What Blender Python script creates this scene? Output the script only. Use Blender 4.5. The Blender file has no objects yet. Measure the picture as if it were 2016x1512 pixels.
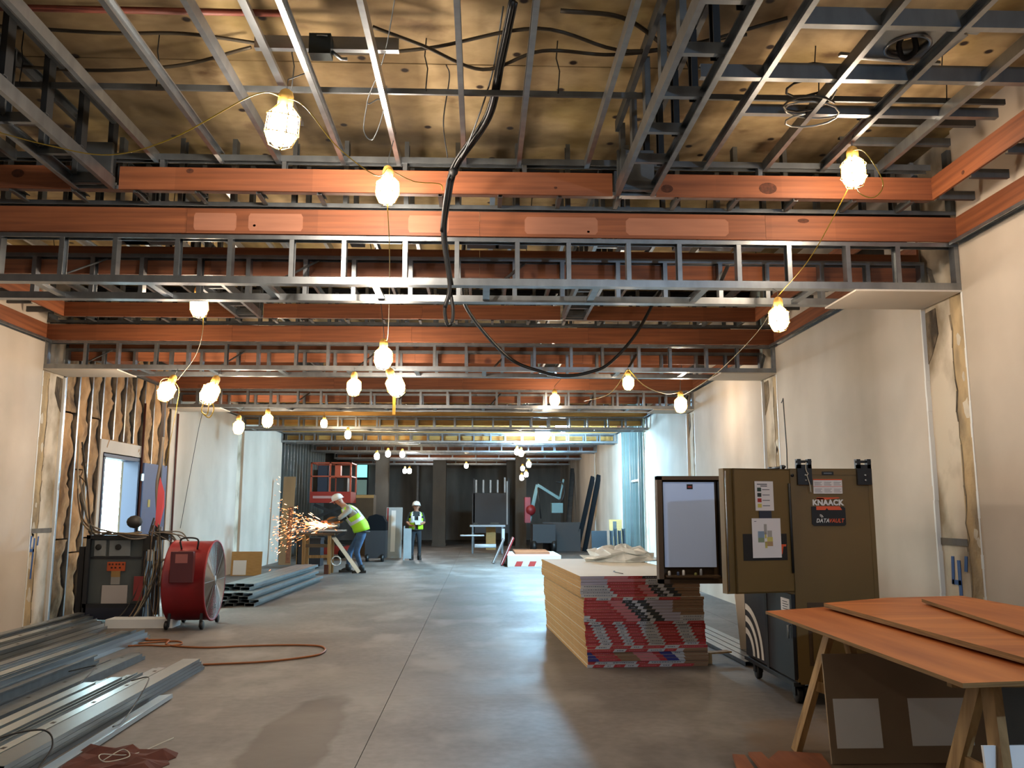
import bpy, bmesh, math, random
from mathutils import Vector, Matrix, Euler
random.seed(7)
S = bpy.context.scene
COL = S.collection
# ------------------------------------------------------------ camera
YAW, PITCH, FPX = 0.0365, 0.1466, 1680.0
cd = bpy.data.cameras.new('camera'); cam = bpy.data.objects.new('camera', cd); COL.objects.link(cam)
cd.sensor_width = 36.0; cd.lens = 36.0 * FPX / 2016.0; cd.clip_start = 0.05; cd.clip_end = 300
cam.location = (0, 0, 1.5)
cam.rotation_euler = (math.pi / 2 + PITCH, 0, -YAW)
S.camera = cam
# ------------------------------------------------------------ world, exposure
w = bpy.data.worlds.new('sky'); S.world = w; w.use_nodes = True
bg = w.node_tree.nodes['Background']; bg.inputs[0].default_value = (0.62, 0.93, 1.0, 1); bg.inputs[1].default_value = 26.0
vs = S.view_settings
vs.view_transform = 'Standard'; vs.look = 'None'; vs.gamma = 1.0; vs.use_curve_mapping = False
vs.exposure = 0.24
S.cycles.max_bounces = 8; S.cycles.diffuse_bounces = 5; S.cycles.glossy_bounces = 4
S.cycles.sample_clamp_indirect = 4.0
try:
    S.cycles.use_denoising = True; S.cycles.denoiser = 'OPENIMAGEDENOISE'
except Exception: pass
def lamp(name, loc, power, color, radius=0.08):
    l = bpy.data.lights.new(name, 'POINT'); l.energy = power; l.color = color; l.shadow_soft_size = radius
    o = bpy.data.objects.new(name, l); o.location = loc; COL.objects.link(o); return o
BULB_E = 112.0           # radiance of the caged bulbs
FLOOD_E = 1250.0         # radiance of the cool flood lamps far down the corridor
lamp('unseen_lamp_behind', (3.0, -0.6, 3.45), 270, (0.50, 0.72, 1.0), 0.06)     # cool lamp over the viewer's right shoulder
lamp('unseen_lamp_behind', (-2.6, -1.2, 3.6), 38, (1.0, 0.88, 0.74), 0.07)      # unseen warm bulb added as foreground fill, continuing the string
lamp('unseen_lamp_behind', (0.8, 1.4, 3.9), 45, (1.0, 0.88, 0.74), 0.07)  # another added warm bulb, out of view, filling the foreground
lamp('side_room_lamp', (5.9, 22.6, 3.0), 420, (0.45, 0.92, 1.0), 0.2)         # the lit room behind the open studs
lamp('far_fill_lamp', (-2.6, 32.5, 3.0), 170, (0.85, 0.92, 1.0), 0.1)  # unseen fill lamp, added to brighten the dark far end
# ------------------------------------------------------------ helpers
def hexc(h):
    h = h.lstrip('#'); r = [int(h[i:i + 2], 16) / 255 for i in (0, 2, 4)]
    return tuple((c / 12.92 if c <= 0.04045 else ((c + 0.055) / 1.055) ** 2.4) for c in r) + (1,)
MATS = {}
def mat(name, color, rough=0.6, metal=0.0, var=0.0, scale=(4, 4, 4), bump=0.0, color2=None, emit=0.0, detail=6.0, lo=0.35, hi=0.65, bscale=None, spec=0.5):
    if name in MATS: return MATS[name]
    m = bpy.data.materials.new(name); m.use_nodes = True
    nt = m.node_tree; p = nt.nodes['Principled BSDF']
    col = hexc(color); p.inputs['Base Color'].default_value = col
    p.inputs['Roughness'].default_value = rough; p.inputs['Metallic'].default_value = metal
    p.inputs['Specular IOR Level'].default_value = spec
    if emit:
        p.inputs['Emission Color'].default_value = col; p.inputs['Emission Strength'].default_value = emit
    if var or bump or color2:
        tc = nt.nodes.new('ShaderNodeTexCoord'); mp = nt.nodes.new('ShaderNodeMapping')
        mp.inputs['Scale'].default_value = scale
        nt.links.new(tc.outputs['Object'], mp.inputs['Vector'])
        n = nt.nodes.new('ShaderNodeTexNoise'); n.inputs['Scale'].default_value = 1.0; n.inputs['Detail'].default_value = detail
        nt.links.new(mp.outputs[0], n.inputs['Vector'])
        cr = nt.nodes.new('ShaderNodeValToRGB'); cr.color_ramp.elements[0].position = lo; cr.color_ramp.elements[1].position = hi
        c2 = hexc(color2) if color2 else tuple(max(0, c * (1 - var)) for c in col[:3]) + (1,)
        cr.color_ramp.elements[0].color = c2; cr.color_ramp.elements[1].color = col
        nt.links.new(n.outputs['Fac'], cr.inputs[0]); nt.links.new(cr.outputs[0], p.inputs['Base Color'])
        if bump:
            b = nt.nodes.new('ShaderNodeBump'); b.inputs['Strength'].default_value = bump; b.inputs['Distance'].default_value = 0.02
            src = n
            if bscale:
                n2 = nt.nodes.new('ShaderNodeTexNoise'); n2.inputs['Scale'].default_value = bscale
                nt.links.new(tc.outputs['Object'], n2.inputs['Vector']); src = n2
            nt.links.new(src.outputs['Fac'], b.inputs['Height']); nt.links.new(b.outputs[0], p.inputs['Normal'])
    MATS[name] = m; return m
class MB:
    """collects shapes that become ONE mesh object"""
    def __init__(s): s.v = []; s.f = []; s.m = []; s.mi = 0; s.sm = []
    def add(s, vs, fs, smooth=False):
        b = len(s.v); s.v += [tuple(x) for x in vs]
        for f in fs: s.f.append([i + b for i in f]); s.m.append(s.mi); s.sm.append(smooth)
        return s
    def box(s, x0, x1, y0, y1, z0, z1, M=None):
        vs = [Vector(p) for p in ((x0, y0, z0), (x1, y0, z0), (x1, y1, z0), (x0, y1, z0), (x0, y0, z1), (x1, y0, z1), (x1, y1, z1), (x0, y1, z1))]
        if M: vs = [M @ p for p in vs]
        return s.add(vs, [(0, 3, 2, 1), (4, 5, 6, 7), (0, 1, 5, 4), (1, 2, 6, 5), (2, 3, 7, 6), (3, 0, 4, 7)])
    def bar(s, p0, p1, a, b, up=(0, 0, 1)):
        """rectangular bar from p0 to p1, a wide and b high"""
        p0 = Vector(p0); p1 = Vector(p1); d = (p1 - p0).normalized(); u = Vector(up)
        if abs(d.dot(u)) > 0.98: u = Vector((0, 1, 0))
        r = d.cross(u).normalized() * (a / 2); t = r.cross(d).normalized() * (b / 2)
        vs = [p0 - r - t, p0 + r - t, p0 + r + t, p0 - r + t, p1 - r - t, p1 + r - t, p1 + r + t, p1 - r + t]
        return s.add(vs, [(0, 3, 2, 1), (4, 5, 6, 7), (0, 1, 5, 4), (1, 2, 6, 5), (2, 3, 7, 6), (3, 0, 4, 7)])
    def prism(s, poly, z0, z1, M=None):
        n = len(poly); vs = [Vector((x, y, z0)) for x, y in poly] + [Vector((x, y, z1)) for x, y in poly]
        if M: vs = [M @ p for p in vs]
        return s.add(vs, [tuple(range(n))[::-1], tuple(range(n, 2 * n))] + [(i, (i + 1) % n, n + (i + 1) % n, n + i) for i in range(n)])
    def tube(s, pts, r, n=6, closed=False, r1=None):
        pts = [Vector(p) for p in pts]; vs = []; N = len(pts); fs = []
        for i, p in enumerate(pts):
            a = pts[i - 1] if (i or closed) else p; b = pts[(i + 1) % N] if (i < N - 1 or closed) else p
            d = (b - a)
            d = d.normalized() if d.length > 1e-9 else Vector((0, 0, 1))
            u = Vector((0, 0, 1)) if abs(d.z) < 0.9 else Vector((1, 0, 0))
            x = d.cross(u).normalized(); y = d.cross(x)
            rr = r if r1 is None else r + (r1 - r) * i / max(1, N - 1)
            vs += [p + (x * math.cos(2 * math.pi * k / n) + y * math.sin(2 * math.pi * k / n)) * rr for k in range(n)]
        for i in range(N if closed else N - 1):
            j = (i + 1) % N
            fs += [(i * n + k, i * n + (k + 1) % n, j * n + (k + 1) % n, j * n + k) for k in range(n)]
        if not closed: fs += [tuple(range(n))[::-1], tuple((N - 1) * n + k for k in range(n))]
        return s.add(vs, fs, True)
    def lathe(s, prof, n=16, M=None):
        """prof: (radius, height) from bottom to top about local z"""
        vs = []; fs = []
        for r, z in prof: vs += [Vector((r * math.cos(2 * math.pi * k / n), r * math.sin(2 * math.pi * k / n), z)) for k in range(n)]
        if M: vs = [M @ p for p in vs]
        for i in range(len(prof) - 1): fs += [(i * n + k, i * n + (k + 1) % n, (i + 1) * n + (k + 1) % n, (i + 1) * n + k) for k in range(n)]
        fs += [tuple(range(n))[::-1], tuple((len(prof) - 1) * n + k for k in range(n))]
        return s.add(vs, fs, True)
    def ball(s, c, r, n=10, sz=1.0):
        prof = [(max(1e-4, r * math.sin(math.pi * i / 6)), -r * sz * math.cos(math.pi * i / 6)) for i in range(7)]
        return s.lathe(prof, n, Matrix.Translation(c))
    def quad(s, a, b, c, d): return s.add([a, b, c, d], [(0, 1, 2, 3)])
    def mesh(s, name, mats):
        me = bpy.data.meshes.new(name); me.from_pydata(s.v, [], s.f)
        for m in (mats if isinstance(mats, (list, tuple)) else [mats]): me.materials.append(m)
        me.polygons.foreach_set('material_index', s.m); me.polygons.foreach_set('use_smooth', s.sm); me.update()
        return me
    def build(s, name, mats, parent=None, **kw): return obj(name, s.mesh(name, mats), parent, **kw)
def obj(name, me, parent=None, M=None, label=None, cat=None, group=None, kind=None):
    o = bpy.data.objects.new(name, me); COL.objects.link(o)
    if parent: o.parent = parent
    if M is not None: o.matrix_local = M
    return tag(o, label, cat, group, kind)
def tag(o, label=None, cat=None, group=None, kind=None):
    if label: o['label'] = label
    if cat: o['category'] = cat
    if group: o['group'] = group
    if kind: o['kind'] = kind
    return o
def thing(name, label, cat, loc=(0, 0, 0), rz=0.0, group=None, kind=None):
    o = bpy.data.objects.new(name, None); COL.objects.link(o); o.empty_display_size = 0.1
    o.location = loc; o.rotation_euler = (0, 0, rz)
    return tag(o, label, cat, group, kind)
_ch = {}
def chan_mesh(L, wd, d, m, t=0.003, holes=False):
    """C-section steel along local z, web in the local x-z plane at y=0, flanges towards +y"""
    key = (round(L, 3), wd, d, m.name, holes)
    if key not in _ch:
        a = wd / 2; lip = min(0.012, d * 0.3)
        prof = [(-a, d), (-a, 0), (a, 0), (a, d), (a - lip, d), (a - lip, d - t), (a - t, d - t), (a - t, t), (-a + t, t), (-a + t, d - t), (-a + lip, d - t), (-a + lip, d)]
        mb = MB(); n = len(prof)
        vs = [(x, y, 0) for x, y in prof] + [(x, y, L) for x, y in prof]
        fs = [(i, (i + 1) % n, n + (i + 1) % n, n + i) for i in range(n)]
        caps = [(0, 1, 8, 9, 10, 11), (1, 2, 7, 8), (2, 3, 4, 5, 6, 7)]
        fs += [c[::-1] for c in caps] + [tuple(n + i for i in c) for c in caps]
        mb.add(vs, fs)
        if holes:      # dark punched knock-outs, shallow recesses in the web
            mb.mi = 1
            z = 0.3
            while z < L - 0.1:
                mb.add([(-0.014, -0.0006, z), (0.014, -0.0006, z), (0.014, -0.0006, z + 0.05), (-0.014, -0.0006, z + 0.05)], [(0, 1, 2, 3)]); z += 0.61
            me = mb.mesh('channel', [m, MATS['black']])
        else: me = mb.mesh('channel', m)
        _ch[key] = me
    return _ch[key]
def chan(name, p0, p1, face, wd, d, m, parent=None, base=(0, 0, 0), holes=False, **kw):
    """steel channel from p0 to p1 whose open side looks along face"""
    p0 = Vector(p0) - Vector(base); p1 = Vector(p1) - Vector(base); z = (p1 - p0); L = z.length; z = z.normalized()
    y = Vector(face); y = (y - z * y.dot(z)).normalized(); x = y.cross(z)
    M = Matrix(((x.x, y.x, z.x, p0.x), (x.y, y.y, z.y, p0.y), (x.z, y.z, z.z, p0.z), (0, 0, 0, 1)))
    return obj(name, chan_mesh(L, wd, d, m, holes=holes), parent, M, **kw)
_bx = {}
def boxobj(name, x0, x1, y0, y1, z0, z1, m, parent=None, base=(0, 0, 0), bev=0.0, **kw):
    """box with a mesh shared by equal sizes, origin at its centre"""
    sx, sy, sz = abs(x1 - x0), abs(y1 - y0), abs(z1 - z0); key = (round(sx, 3), round(sy, 3), round(sz, 3), m.name, bev)
    if key not in _bx:
        mb = MB(); mb.box(-sx / 2, sx / 2, -sy / 2, sy / 2, -sz / 2, sz / 2); me = mb.mesh(name, m)
        if bev:
            bm = bmesh.new(); bm.from_mesh(me); bmesh.ops.bevel(bm, geom=bm.edges[:], offset=bev, segments=2, affect='EDGES', profile=0.5); bm.to_mesh(me); bm.free()
        _bx[key] = me
    M = Matrix.Translation(((x0 + x1) / 2 - base[0], (y0 + y1) / 2 - base[1], (z0 + z1) / 2 - base[2]))
    return obj(name, _bx[key], parent, M, **kw)
def curve_pts(pts, n=8):
    """Catmull-Rom through pts"""
    P = [Vector(p) for p in pts]; P = [2 * P[0] - P[1]] + P + [2 * P[-1] - P[-2]]; out = []
    for i in range(1, len(P) - 2):
        for k in range(n):
            t = k / n; a, b, c, d = P[i - 1], P[i], P[i + 1], P[i + 2]
            out.append(0.5 * ((2 * b) + (-a + c) * t + (2 * a - 5 * b + 4 * c - d) * t * t + (-a + 3 * b - 3 * c + d) * t ** 3))
    out.append(P[-2]); return out
def text_mesh(name, body, size, m, offset=0.0, shear=0.0, align='CENTER', sx=1.0):
    cu = bpy.data.curves.new(name, 'FONT'); cu.body = body; cu.size = size; cu.offset = offset; cu.shear = shear
    cu.align_x = align; cu.align_y = 'CENTER'; cu.extrude = 0.0008; cu.space_character = 1.06; cu.resolution_u = 3
    o = bpy.data.objects.new(name, cu); COL.objects.link(o)
    dg = bpy.context.evaluated_depsgraph_get(); dg.update()
    me = bpy.data.meshes.new_from_object(o.evaluated_get(dg)); bpy.data.objects.remove(o)
    me.materials.clear(); me.materials.append(m)
    if sx != 1.0: me.transform(Matrix.Diagonal((sx, 1, 1, 1)))
    return me
FACE_CAM = Matrix.Rotation(math.pi / 2, 4, 'X')     # text in the x-z plane, read from -y
# ------------------------------------------------------------ materials
mat('black', '#0c0c0d', 0.6)
STEEL = mat('galvanised_steel', '#9a9ea1', 0.34, 0.92, 0.22, (3, 3, 9), detail=4)
STEEL_OLD = mat('dull_steel', '#6f7375', 0.5, 0.8, 0.3, (2, 2, 6))
STEEL_DARK = mat('dark_steel', '#26282a', 0.55, 0.3, 0.3, (3, 3, 3))
WOODX = mat('red_plywood_x', '#985b36', 0.62, 0, 0, (0.9, 9, 26), 0.05, '#673820', detail=8, lo=0.25, hi=0.75)
WOODY = mat('red_plywood_y', '#985b36', 0.62, 0, 0, (9, 0.9, 26), 0.05, '#673820', detail=8, lo=0.25, hi=0.75)
def knots(m):
    nt = m.node_tree; p = nt.nodes['Principled BSDF']; src = p.inputs['Base Color'].links[0].from_socket
    tc = nt.nodes.new('ShaderNodeTexCoord'); oi = nt.nodes.new('ShaderNodeObjectInfo'); ad = nt.nodes.new('ShaderNodeVectorMath'); ad.operation = 'ADD'
    nt.links.new(tc.outputs['Object'], ad.inputs[0]); nt.links.new(oi.outputs['Location'], ad.inputs[1])
    v = nt.nodes.new('ShaderNodeTexVoronoi'); v.inputs['Scale'].default_value = 1.15; nt.links.new(ad.outputs[0], v.inputs[0])
    r = nt.nodes.new('ShaderNodeValToRGB'); e = r.color_ramp.elements; e[0].position = 0.03; e[0].color = (0.22, 0.13, 0.09, 1); e[1].position = 0.085; e[1].color = (1, 1, 1, 1); k = e.new(0.06); k.color = (0.5, 0.36, 0.28, 1)
    nt.links.new(v.outputs['Distance'], r.inputs[0]); mx = nt.nodes.new('ShaderNodeMixRGB'); mx.blend_type = 'MULTIPLY'; mx.inputs[0].default_value = 1
    # paler filled and sanded rectangles along the bands
    b = nt.nodes.new('ShaderNodeTexBrick'); b.inputs['Scale'].default_value = 1.0; b.inputs['Mortar Size'].default_value = 0; b.inputs['Brick Width'].default_value = 0.55; b.inputs['Row Height'].default_value = 30; b.inputs['Color1'].default_value = (1.12, 1.1, 1.1, 1); b.inputs['Color2'].default_value = (0.88, 0.82, 0.78, 1); b.inputs['Bias'].default_value = 0.1
    nt.links.new(ad.outputs[0], b.inputs[0]); m2 = nt.nodes.new('ShaderNodeMixRGB'); m2.blend_type = 'MULTIPLY'; m2.inputs[0].default_value = 0.8
    nt.links.new(src, mx.inputs[1]); nt.links.new(r.outputs[0], mx.inputs[2]); nt.links.new(mx.outputs[0], m2.inputs[1]); nt.links.new(b.outputs[0], m2.inputs[2]); nt.links.new(m2.outputs[0], p.inputs['Base Color'])
knots(WOODX); knots(WOODY)
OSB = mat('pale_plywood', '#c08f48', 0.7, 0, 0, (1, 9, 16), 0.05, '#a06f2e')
GYP = mat('gypsum_board', '#cfc6ba', 0.85, 0, 0.05, (2, 2, 2), 0.03)
KRAFT = mat('kraft_edge', '#b08a55', 0.9, 0, 0.2, (6, 6, 90))
BLACK = MATS['black']
RUBBER = mat('black_rubber', '#141414', 0.45, 0, 0.2, (8, 8, 8))
YELLOW = mat('yellow_cord', '#a88a1e', 0.5)
ORANGE = mat('orange_cord', '#8a4d1e', 0.6)
WHITE = mat('white_paint', '#d6d6d2', 0.5)
LUMBER = mat('pine_lumber', '#a98a5c', 0.75, 0, 0, (18, 18, 1.5), 0.05, '#7c5f38')
XL, XR, ZT = -5.9, 4.1, 3.78
def beamY(k): return 6.95 + 4.62 * k
def beamZ(k): return 3.36 + 0.03 * k
# ------------------------------------------------------------ floor
def floor_mat():
    m = bpy.data.materials.new('concrete_floor'); m.use_nodes = True; nt = m.node_tree; N = nt.nodes; L = nt.links
    p = N['Principled BSDF']; tc = N.new('ShaderNodeTexCoord')
    def noise(scale, det, sx=1, sy=1):
        mp = N.new('ShaderNodeMapping'); mp.inputs['Scale'].default_value = (sx, sy, 1); L.new(tc.outputs['Object'], mp.inputs[0])
        n = N.new('ShaderNodeTexNoise'); n.inputs['Scale'].default_value = scale; n.inputs['Detail'].default_value = det; L.new(mp.outputs[0], n.inputs[0]); return n
    def ramp(n, a, b, ca, cb):
        r = N.new('ShaderNodeValToRGB'); r.color_ramp.elements[0].position = a; r.color_ramp.elements[1].position = b
        r.color_ramp.elements[0].color = hexc(ca); r.color_ramp.elements[1].color = hexc(cb); L.new(n.outputs[0], r.inputs[0]); return r
    base = ramp(noise(0.7, 8), 0.3, 0.7, '#59534e', '#716b66')
    fine = ramp(noise(14, 6), 0.35, 0.7, '#c9c4be', '#ffffff')
    dust = ramp(noise(1.3, 9, 1, 0.6), 0.52, 0.66, '#000000', '#ffffff')
    mx = N.new('ShaderNodeMixRGB'); mx.blend_type = 'MULTIPLY'; mx.inputs[0].default_value = 0.6; L.new(base.outputs[0], mx.inputs[1]); L.new(fine.outputs[0], mx.inputs[2])
    m2 = N.new('ShaderNodeMixRGB'); L.new(dust.outputs[0], m2.inputs[0]); L.new(mx.outputs[0], m2.inputs[1]); m2.inputs[2].default_value = hexc('#79736d')
    # brown damp stain left of the middle, of its own outline
    def blob(cx, cy, rx, ry, hard, ns, amp):
        mp = N.new('ShaderNodeMapping'); mp.inputs['Location'].default_value = (-cx / rx, -cy / ry, 0); mp.inputs['Scale'].default_value = (1 / rx, 1 / ry, 0); L.new(tc.outputs['Object'], mp.inputs[0])
        ln = N.new('ShaderNodeVectorMath'); ln.operation = 'LENGTH'; L.new(mp.outputs[0], ln.inputs[0])
        nn = noise(ns, 4); ad = N.new('ShaderNodeMath'); ad.operation = 'MULTIPLY_ADD'; L.new(nn.outputs[0], ad.inputs[0]); ad.inputs[1].default_value = amp; L.new(ln.outputs['Value'], ad.inputs[2])
        r = N.new('ShaderNodeValToRGB'); r.color_ramp.elements[0].position = 0.98 - hard; r.color_ramp.elements[1].position = 0.98
        r.color_ramp.elements[0].color = (1, 1, 1, 1); r.color_ramp.elements[1].color = (0, 0, 0, 1); L.new(ad.outputs[0], r.inputs[0]); return r
    cur = m2
    for (cx, cy, rx, ry, col, f) in ((-1.22, 6.0, 0.40, 2.0, '#3f3124', 0.9), (1.1, 9.5, 1.6, 2.0, '#5f564c', 0.4), (2.3, 5.4, 0.9, 1.5, '#664d2a', 0.55), (-0.2, 8.0, 2.2, 1.5, '#6a635a', 0.3)):
        b = blob(cx, cy, rx, ry, 0.12, 2.6, 0.5); ml = N.new('ShaderNodeMath'); ml.operation = 'MULTIPLY'; L.new(b.outputs[0], ml.inputs[0]); ml.inputs[1].default_value = f
        mm = N.new('ShaderNodeMixRGB'); L.new(ml.outputs[0], mm.inputs[0]); L.new(cur.outputs[0], mm.inputs[1]); mm.inputs[2].default_value = hexc(col); cur = mm
    L.new(cur.outputs[0], p.inputs['Base Color'])
    p.inputs['Roughness'].default_value = 0.62
    rr = N.new('ShaderNodeMapRange'); rr.inputs['To Min'].default_value = 0.42; rr.inputs['To Max'].default_value = 0.75; L.new(noise(1.1, 6).outputs[0], rr.inputs[0]); L.new(rr.outputs[0], p.inputs['Roughness'])
    b = N.new('ShaderNodeBump'); b.inputs['Strength'].default_value = 0.15; b.inputs['Distance'].default_value = 0.01; L.new(noise(9, 8).outputs[0], b.inputs['Height']); L.new(b.outputs[0], p.inputs['Normal'])
    return m
FLM = floor_mat()
floor = MB().box(-14, 9, -5, 47, -0.2, -0.008).build('floor', mat('joint_grime', '#3f3a35', .95), kind='structure', label='dusty grey concrete floor with saw cut joints and stains')
ysl = [-5, 2.7, 7.3, 11.9, 16.5, 21.1, 25.7, 36, 47]
for xa, xb in ((-14, -4.9), (-4.9, -.73), (-.73, 3.4), (3.4, 9)):
    for ya, yb in zip(ysl, ysl[1:]): MB().box(xa + .0025, xb - .0025, ya + .0012, yb - .0012, -.1, 0).build('slab', FLM, floor)
def deck_mat():
    """old plaster planks: tan, with brown water patches, grey trowel bands and rust spots"""
    m = bpy.data.materials.new('plaster_deck'); m.use_nodes = True; nt = m.node_tree; N = nt.nodes; L = nt.links; p = N['Principled BSDF']; p.inputs['Roughness'].default_value = 0.85
    g = N.new('ShaderNodeNewGeometry')
    def noise(sc, det, scale=1.0):
        mp = N.new('ShaderNodeMapping'); mp.inputs['Scale'].default_value = sc; L.new(g.outputs['Position'], mp.inputs[0])
        n = N.new('ShaderNodeTexNoise'); n.inputs['Scale'].default_value = scale; n.inputs['Detail'].default_value = det; L.new(mp.outputs[0], n.inputs[0]); return n
    def ramp(src, a, ca, b, cb):
        r = N.new('ShaderNodeValToRGB'); r.color_ramp.elements[0].position = a; r.color_ramp.elements[1].position = b
        r.color_ramp.elements[0].color = hexc(ca); r.color_ramp.elements[1].color = hexc(cb); L.new(src, r.inputs[0]); return r.outputs[0]
    def mul(x, y, f):
        k = N.new('ShaderNodeMixRGB'); k.blend_type = 'MULTIPLY'; k.inputs[0].default_value = f; L.new(x, k.inputs[1]); L.new(y, k.inputs[2]); return k.outputs[0]
    c = ramp(noise((.8, 1.1, 1), 8).outputs[0], .36, '#96804f', .56, '#bfa67d')
    c = mul(c, ramp(noise((1.1, .16, 1), 3, 1.5).outputs[0], .42, '#8f8778', .54, '#ffffff'), .85)  # lengthwise dark bands: shadows of the channels put into the colour
    c = mul(c, ramp(noise((1.7, 2.3, 1), 9).outputs[0], .60, '#ffffff', .70, '#8c6d48'), .8)
    c = mul(c, ramp(noise((5, 7, 1), 6).outputs[0], .35, '#cfc8bd', .6, '#ffffff'), .6)
    v = N.new('ShaderNodeTexVoronoi'); v.voronoi_dimensions = '2D'; v.inputs['Scale'].default_value = 1.6; L.new(g.outputs['Position'], v.inputs[0])
    c = mul(c, ramp(v.outputs['Distance'], .035, '#3a2415', .06, '#ffffff'), 1.0)
    L.new(c, p.inputs['Base Color'])
    bp = N.new('ShaderNodeBump'); bp.inputs['Strength'].default_value = .12; bp.inputs['Distance'].default_value = .02; L.new(noise((12, 12, 1), 6).outputs[0], bp.inputs['Height']); L.new(bp.outputs[0], p.inputs['Normal'])
    return m
ceil = MB().box(-8.4, 9, -5, 47, 5.0, 5.2).build('ceiling', mat('concrete_slab', '#5b554c', 0.9), kind='structure', label='bare structural deck over the corridor')
DECK = deck_mat()
# plaster deck panels, one strip per plank row, joints left open
yy = -5.0; i = 0
while yy < 43:
    hgt = 1.22
    boxobj('plank', XL - 0.2, XR + 0.2, yy + 0.004, yy + hgt - 0.004, 4.80 - 0.004 * (i % 2), 5.0, DECK, ceil); yy += hgt; i += 1
# ------------------------------------------------------------ walls
def wall_mat(name, ca, cb, cc):
    """taped drywall: vertical bands of joint compound run over the sheets"""
    m = bpy.data.materials.new(name); m.use_nodes = True; nt = m.node_tree; N = nt.nodes; L = nt.links; p = N['Principled BSDF']; p.inputs['Roughness'].default_value = 0.85
    tc = N.new('ShaderNodeTexCoord'); mp = N.new('ShaderNodeMapping'); mp.inputs['Scale'].default_value = (1, 0.95, 0.02); L.new(tc.outputs['Object'], mp.inputs[0])
    n = N.new('ShaderNodeTexNoise'); n.inputs['Scale'].default_value = 1.0; n.inputs['Detail'].default_value = 1.6; L.new(mp.outputs[0], n.inputs[0])
    r = N.new('ShaderNodeValToRGB'); e = r.color_ramp.elements; e[0].position = 0.3; e[0].color = hexc(ca); e[1].position = 0.7; e[1].color = hexc(cc)
    e2 = e.new(0.46); e2.color = hexc(cb); L.new(n.outputs[0], r.inputs[0])
    n2 = N.new('ShaderNodeTexNoise'); n2.inputs['Scale'].default_value = 1.3; n2.inputs['Detail'].default_value = 5; L.new(tc.outputs['Object'], n2.inputs[0])
    r2 = N.new('ShaderNodeValToRGB'); r2.color_ramp.elements[0].position = 0.3; r2.color_ramp.elements[1].position = 0.6; r2.color_ramp.elements[0].color = (0.86, 0.85, 0.84, 1); r2.color_ramp.elements[1].color = (1, 1, 1, 1); L.new(n2.outputs[0], r2.inputs[0])
    mx = N.new('ShaderNodeMixRGB'); mx.blend_type = 'MULTIPLY'; mx.inputs[0].default_value = 1; L.new(r.outputs[0], mx.inputs[1]); L.new(r2.outputs[0], mx.inputs[2]); L.new(mx.outputs[0], p.inputs['Base Color'])
    return m
WALLM = wall_mat('taped_drywall', '#b5a999', '#c2b6a7', '#cfc5b8')
OLDM = mat('torn_plaster', '#cfc3b0', 0.9, 0, 0, (2.2, 2.2, 1.6), 0.5, '#8f8069', detail=9, lo=0.34, hi=0.55, bscale=5)
SCARM = mat('torn_scar', '#8d7d66', 0.95, 0, 0, (6, 6, 3), 0.8, '#3e352a', bscale=18)
ROUGHM = mat('rough_tan_band', '#b9a27c', 0.95, 0, 0, (5, 5, 2.5), 0.6, '#8a7a62', detail=9, lo=0.35, hi=0.6, bscale=14)
STUCCO = mat('mud_smears', '#cfc6b4', 0.9, 0, 0.2, (6, 6, 6), 0.5)
BLUEP = mat('blue_marker', '#2c5590', 0.7)
GREYP = mat('grey_spray', '#6d675e', 0.8, 0, 0.3, (30, 9, 9))
wr = MB().box(XR, XR + 0.2, -5, 6.95, 0, 5.0).build('wall_right', WALLM, kind='structure', label='taped drywall on the corridor right side')
def wallpart(y0, y1, side, parent, m=WALLM, name='panel', dx=0.0, z1=5.0):
    x = XR if side > 0 else XL
    a, b = (x + dx, x + 0.2) if side > 0 else (x - 0.2, x - dx)
    o = MB().box(a, b, y0, y1, 0, z1).build(name, m, parent); return o
for y0, y1 in ((7.65, 11.60), (12.25, 16.22), (16.8, 20.85), (24.95, 30.2), (30.8, 47)): wallpart(y0, y1, 1, wr)
wl = MB().box(XL - 0.2, XL, -5, 11.57, 0, 5.0).build('wall_left', WALLM, kind='structure', label='taped drywall on the corridor left side')
for y0, y1 in ((16.75, 20.95), (21.5, 25.6)): wallpart(y0, y1, -1, wl)
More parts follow.
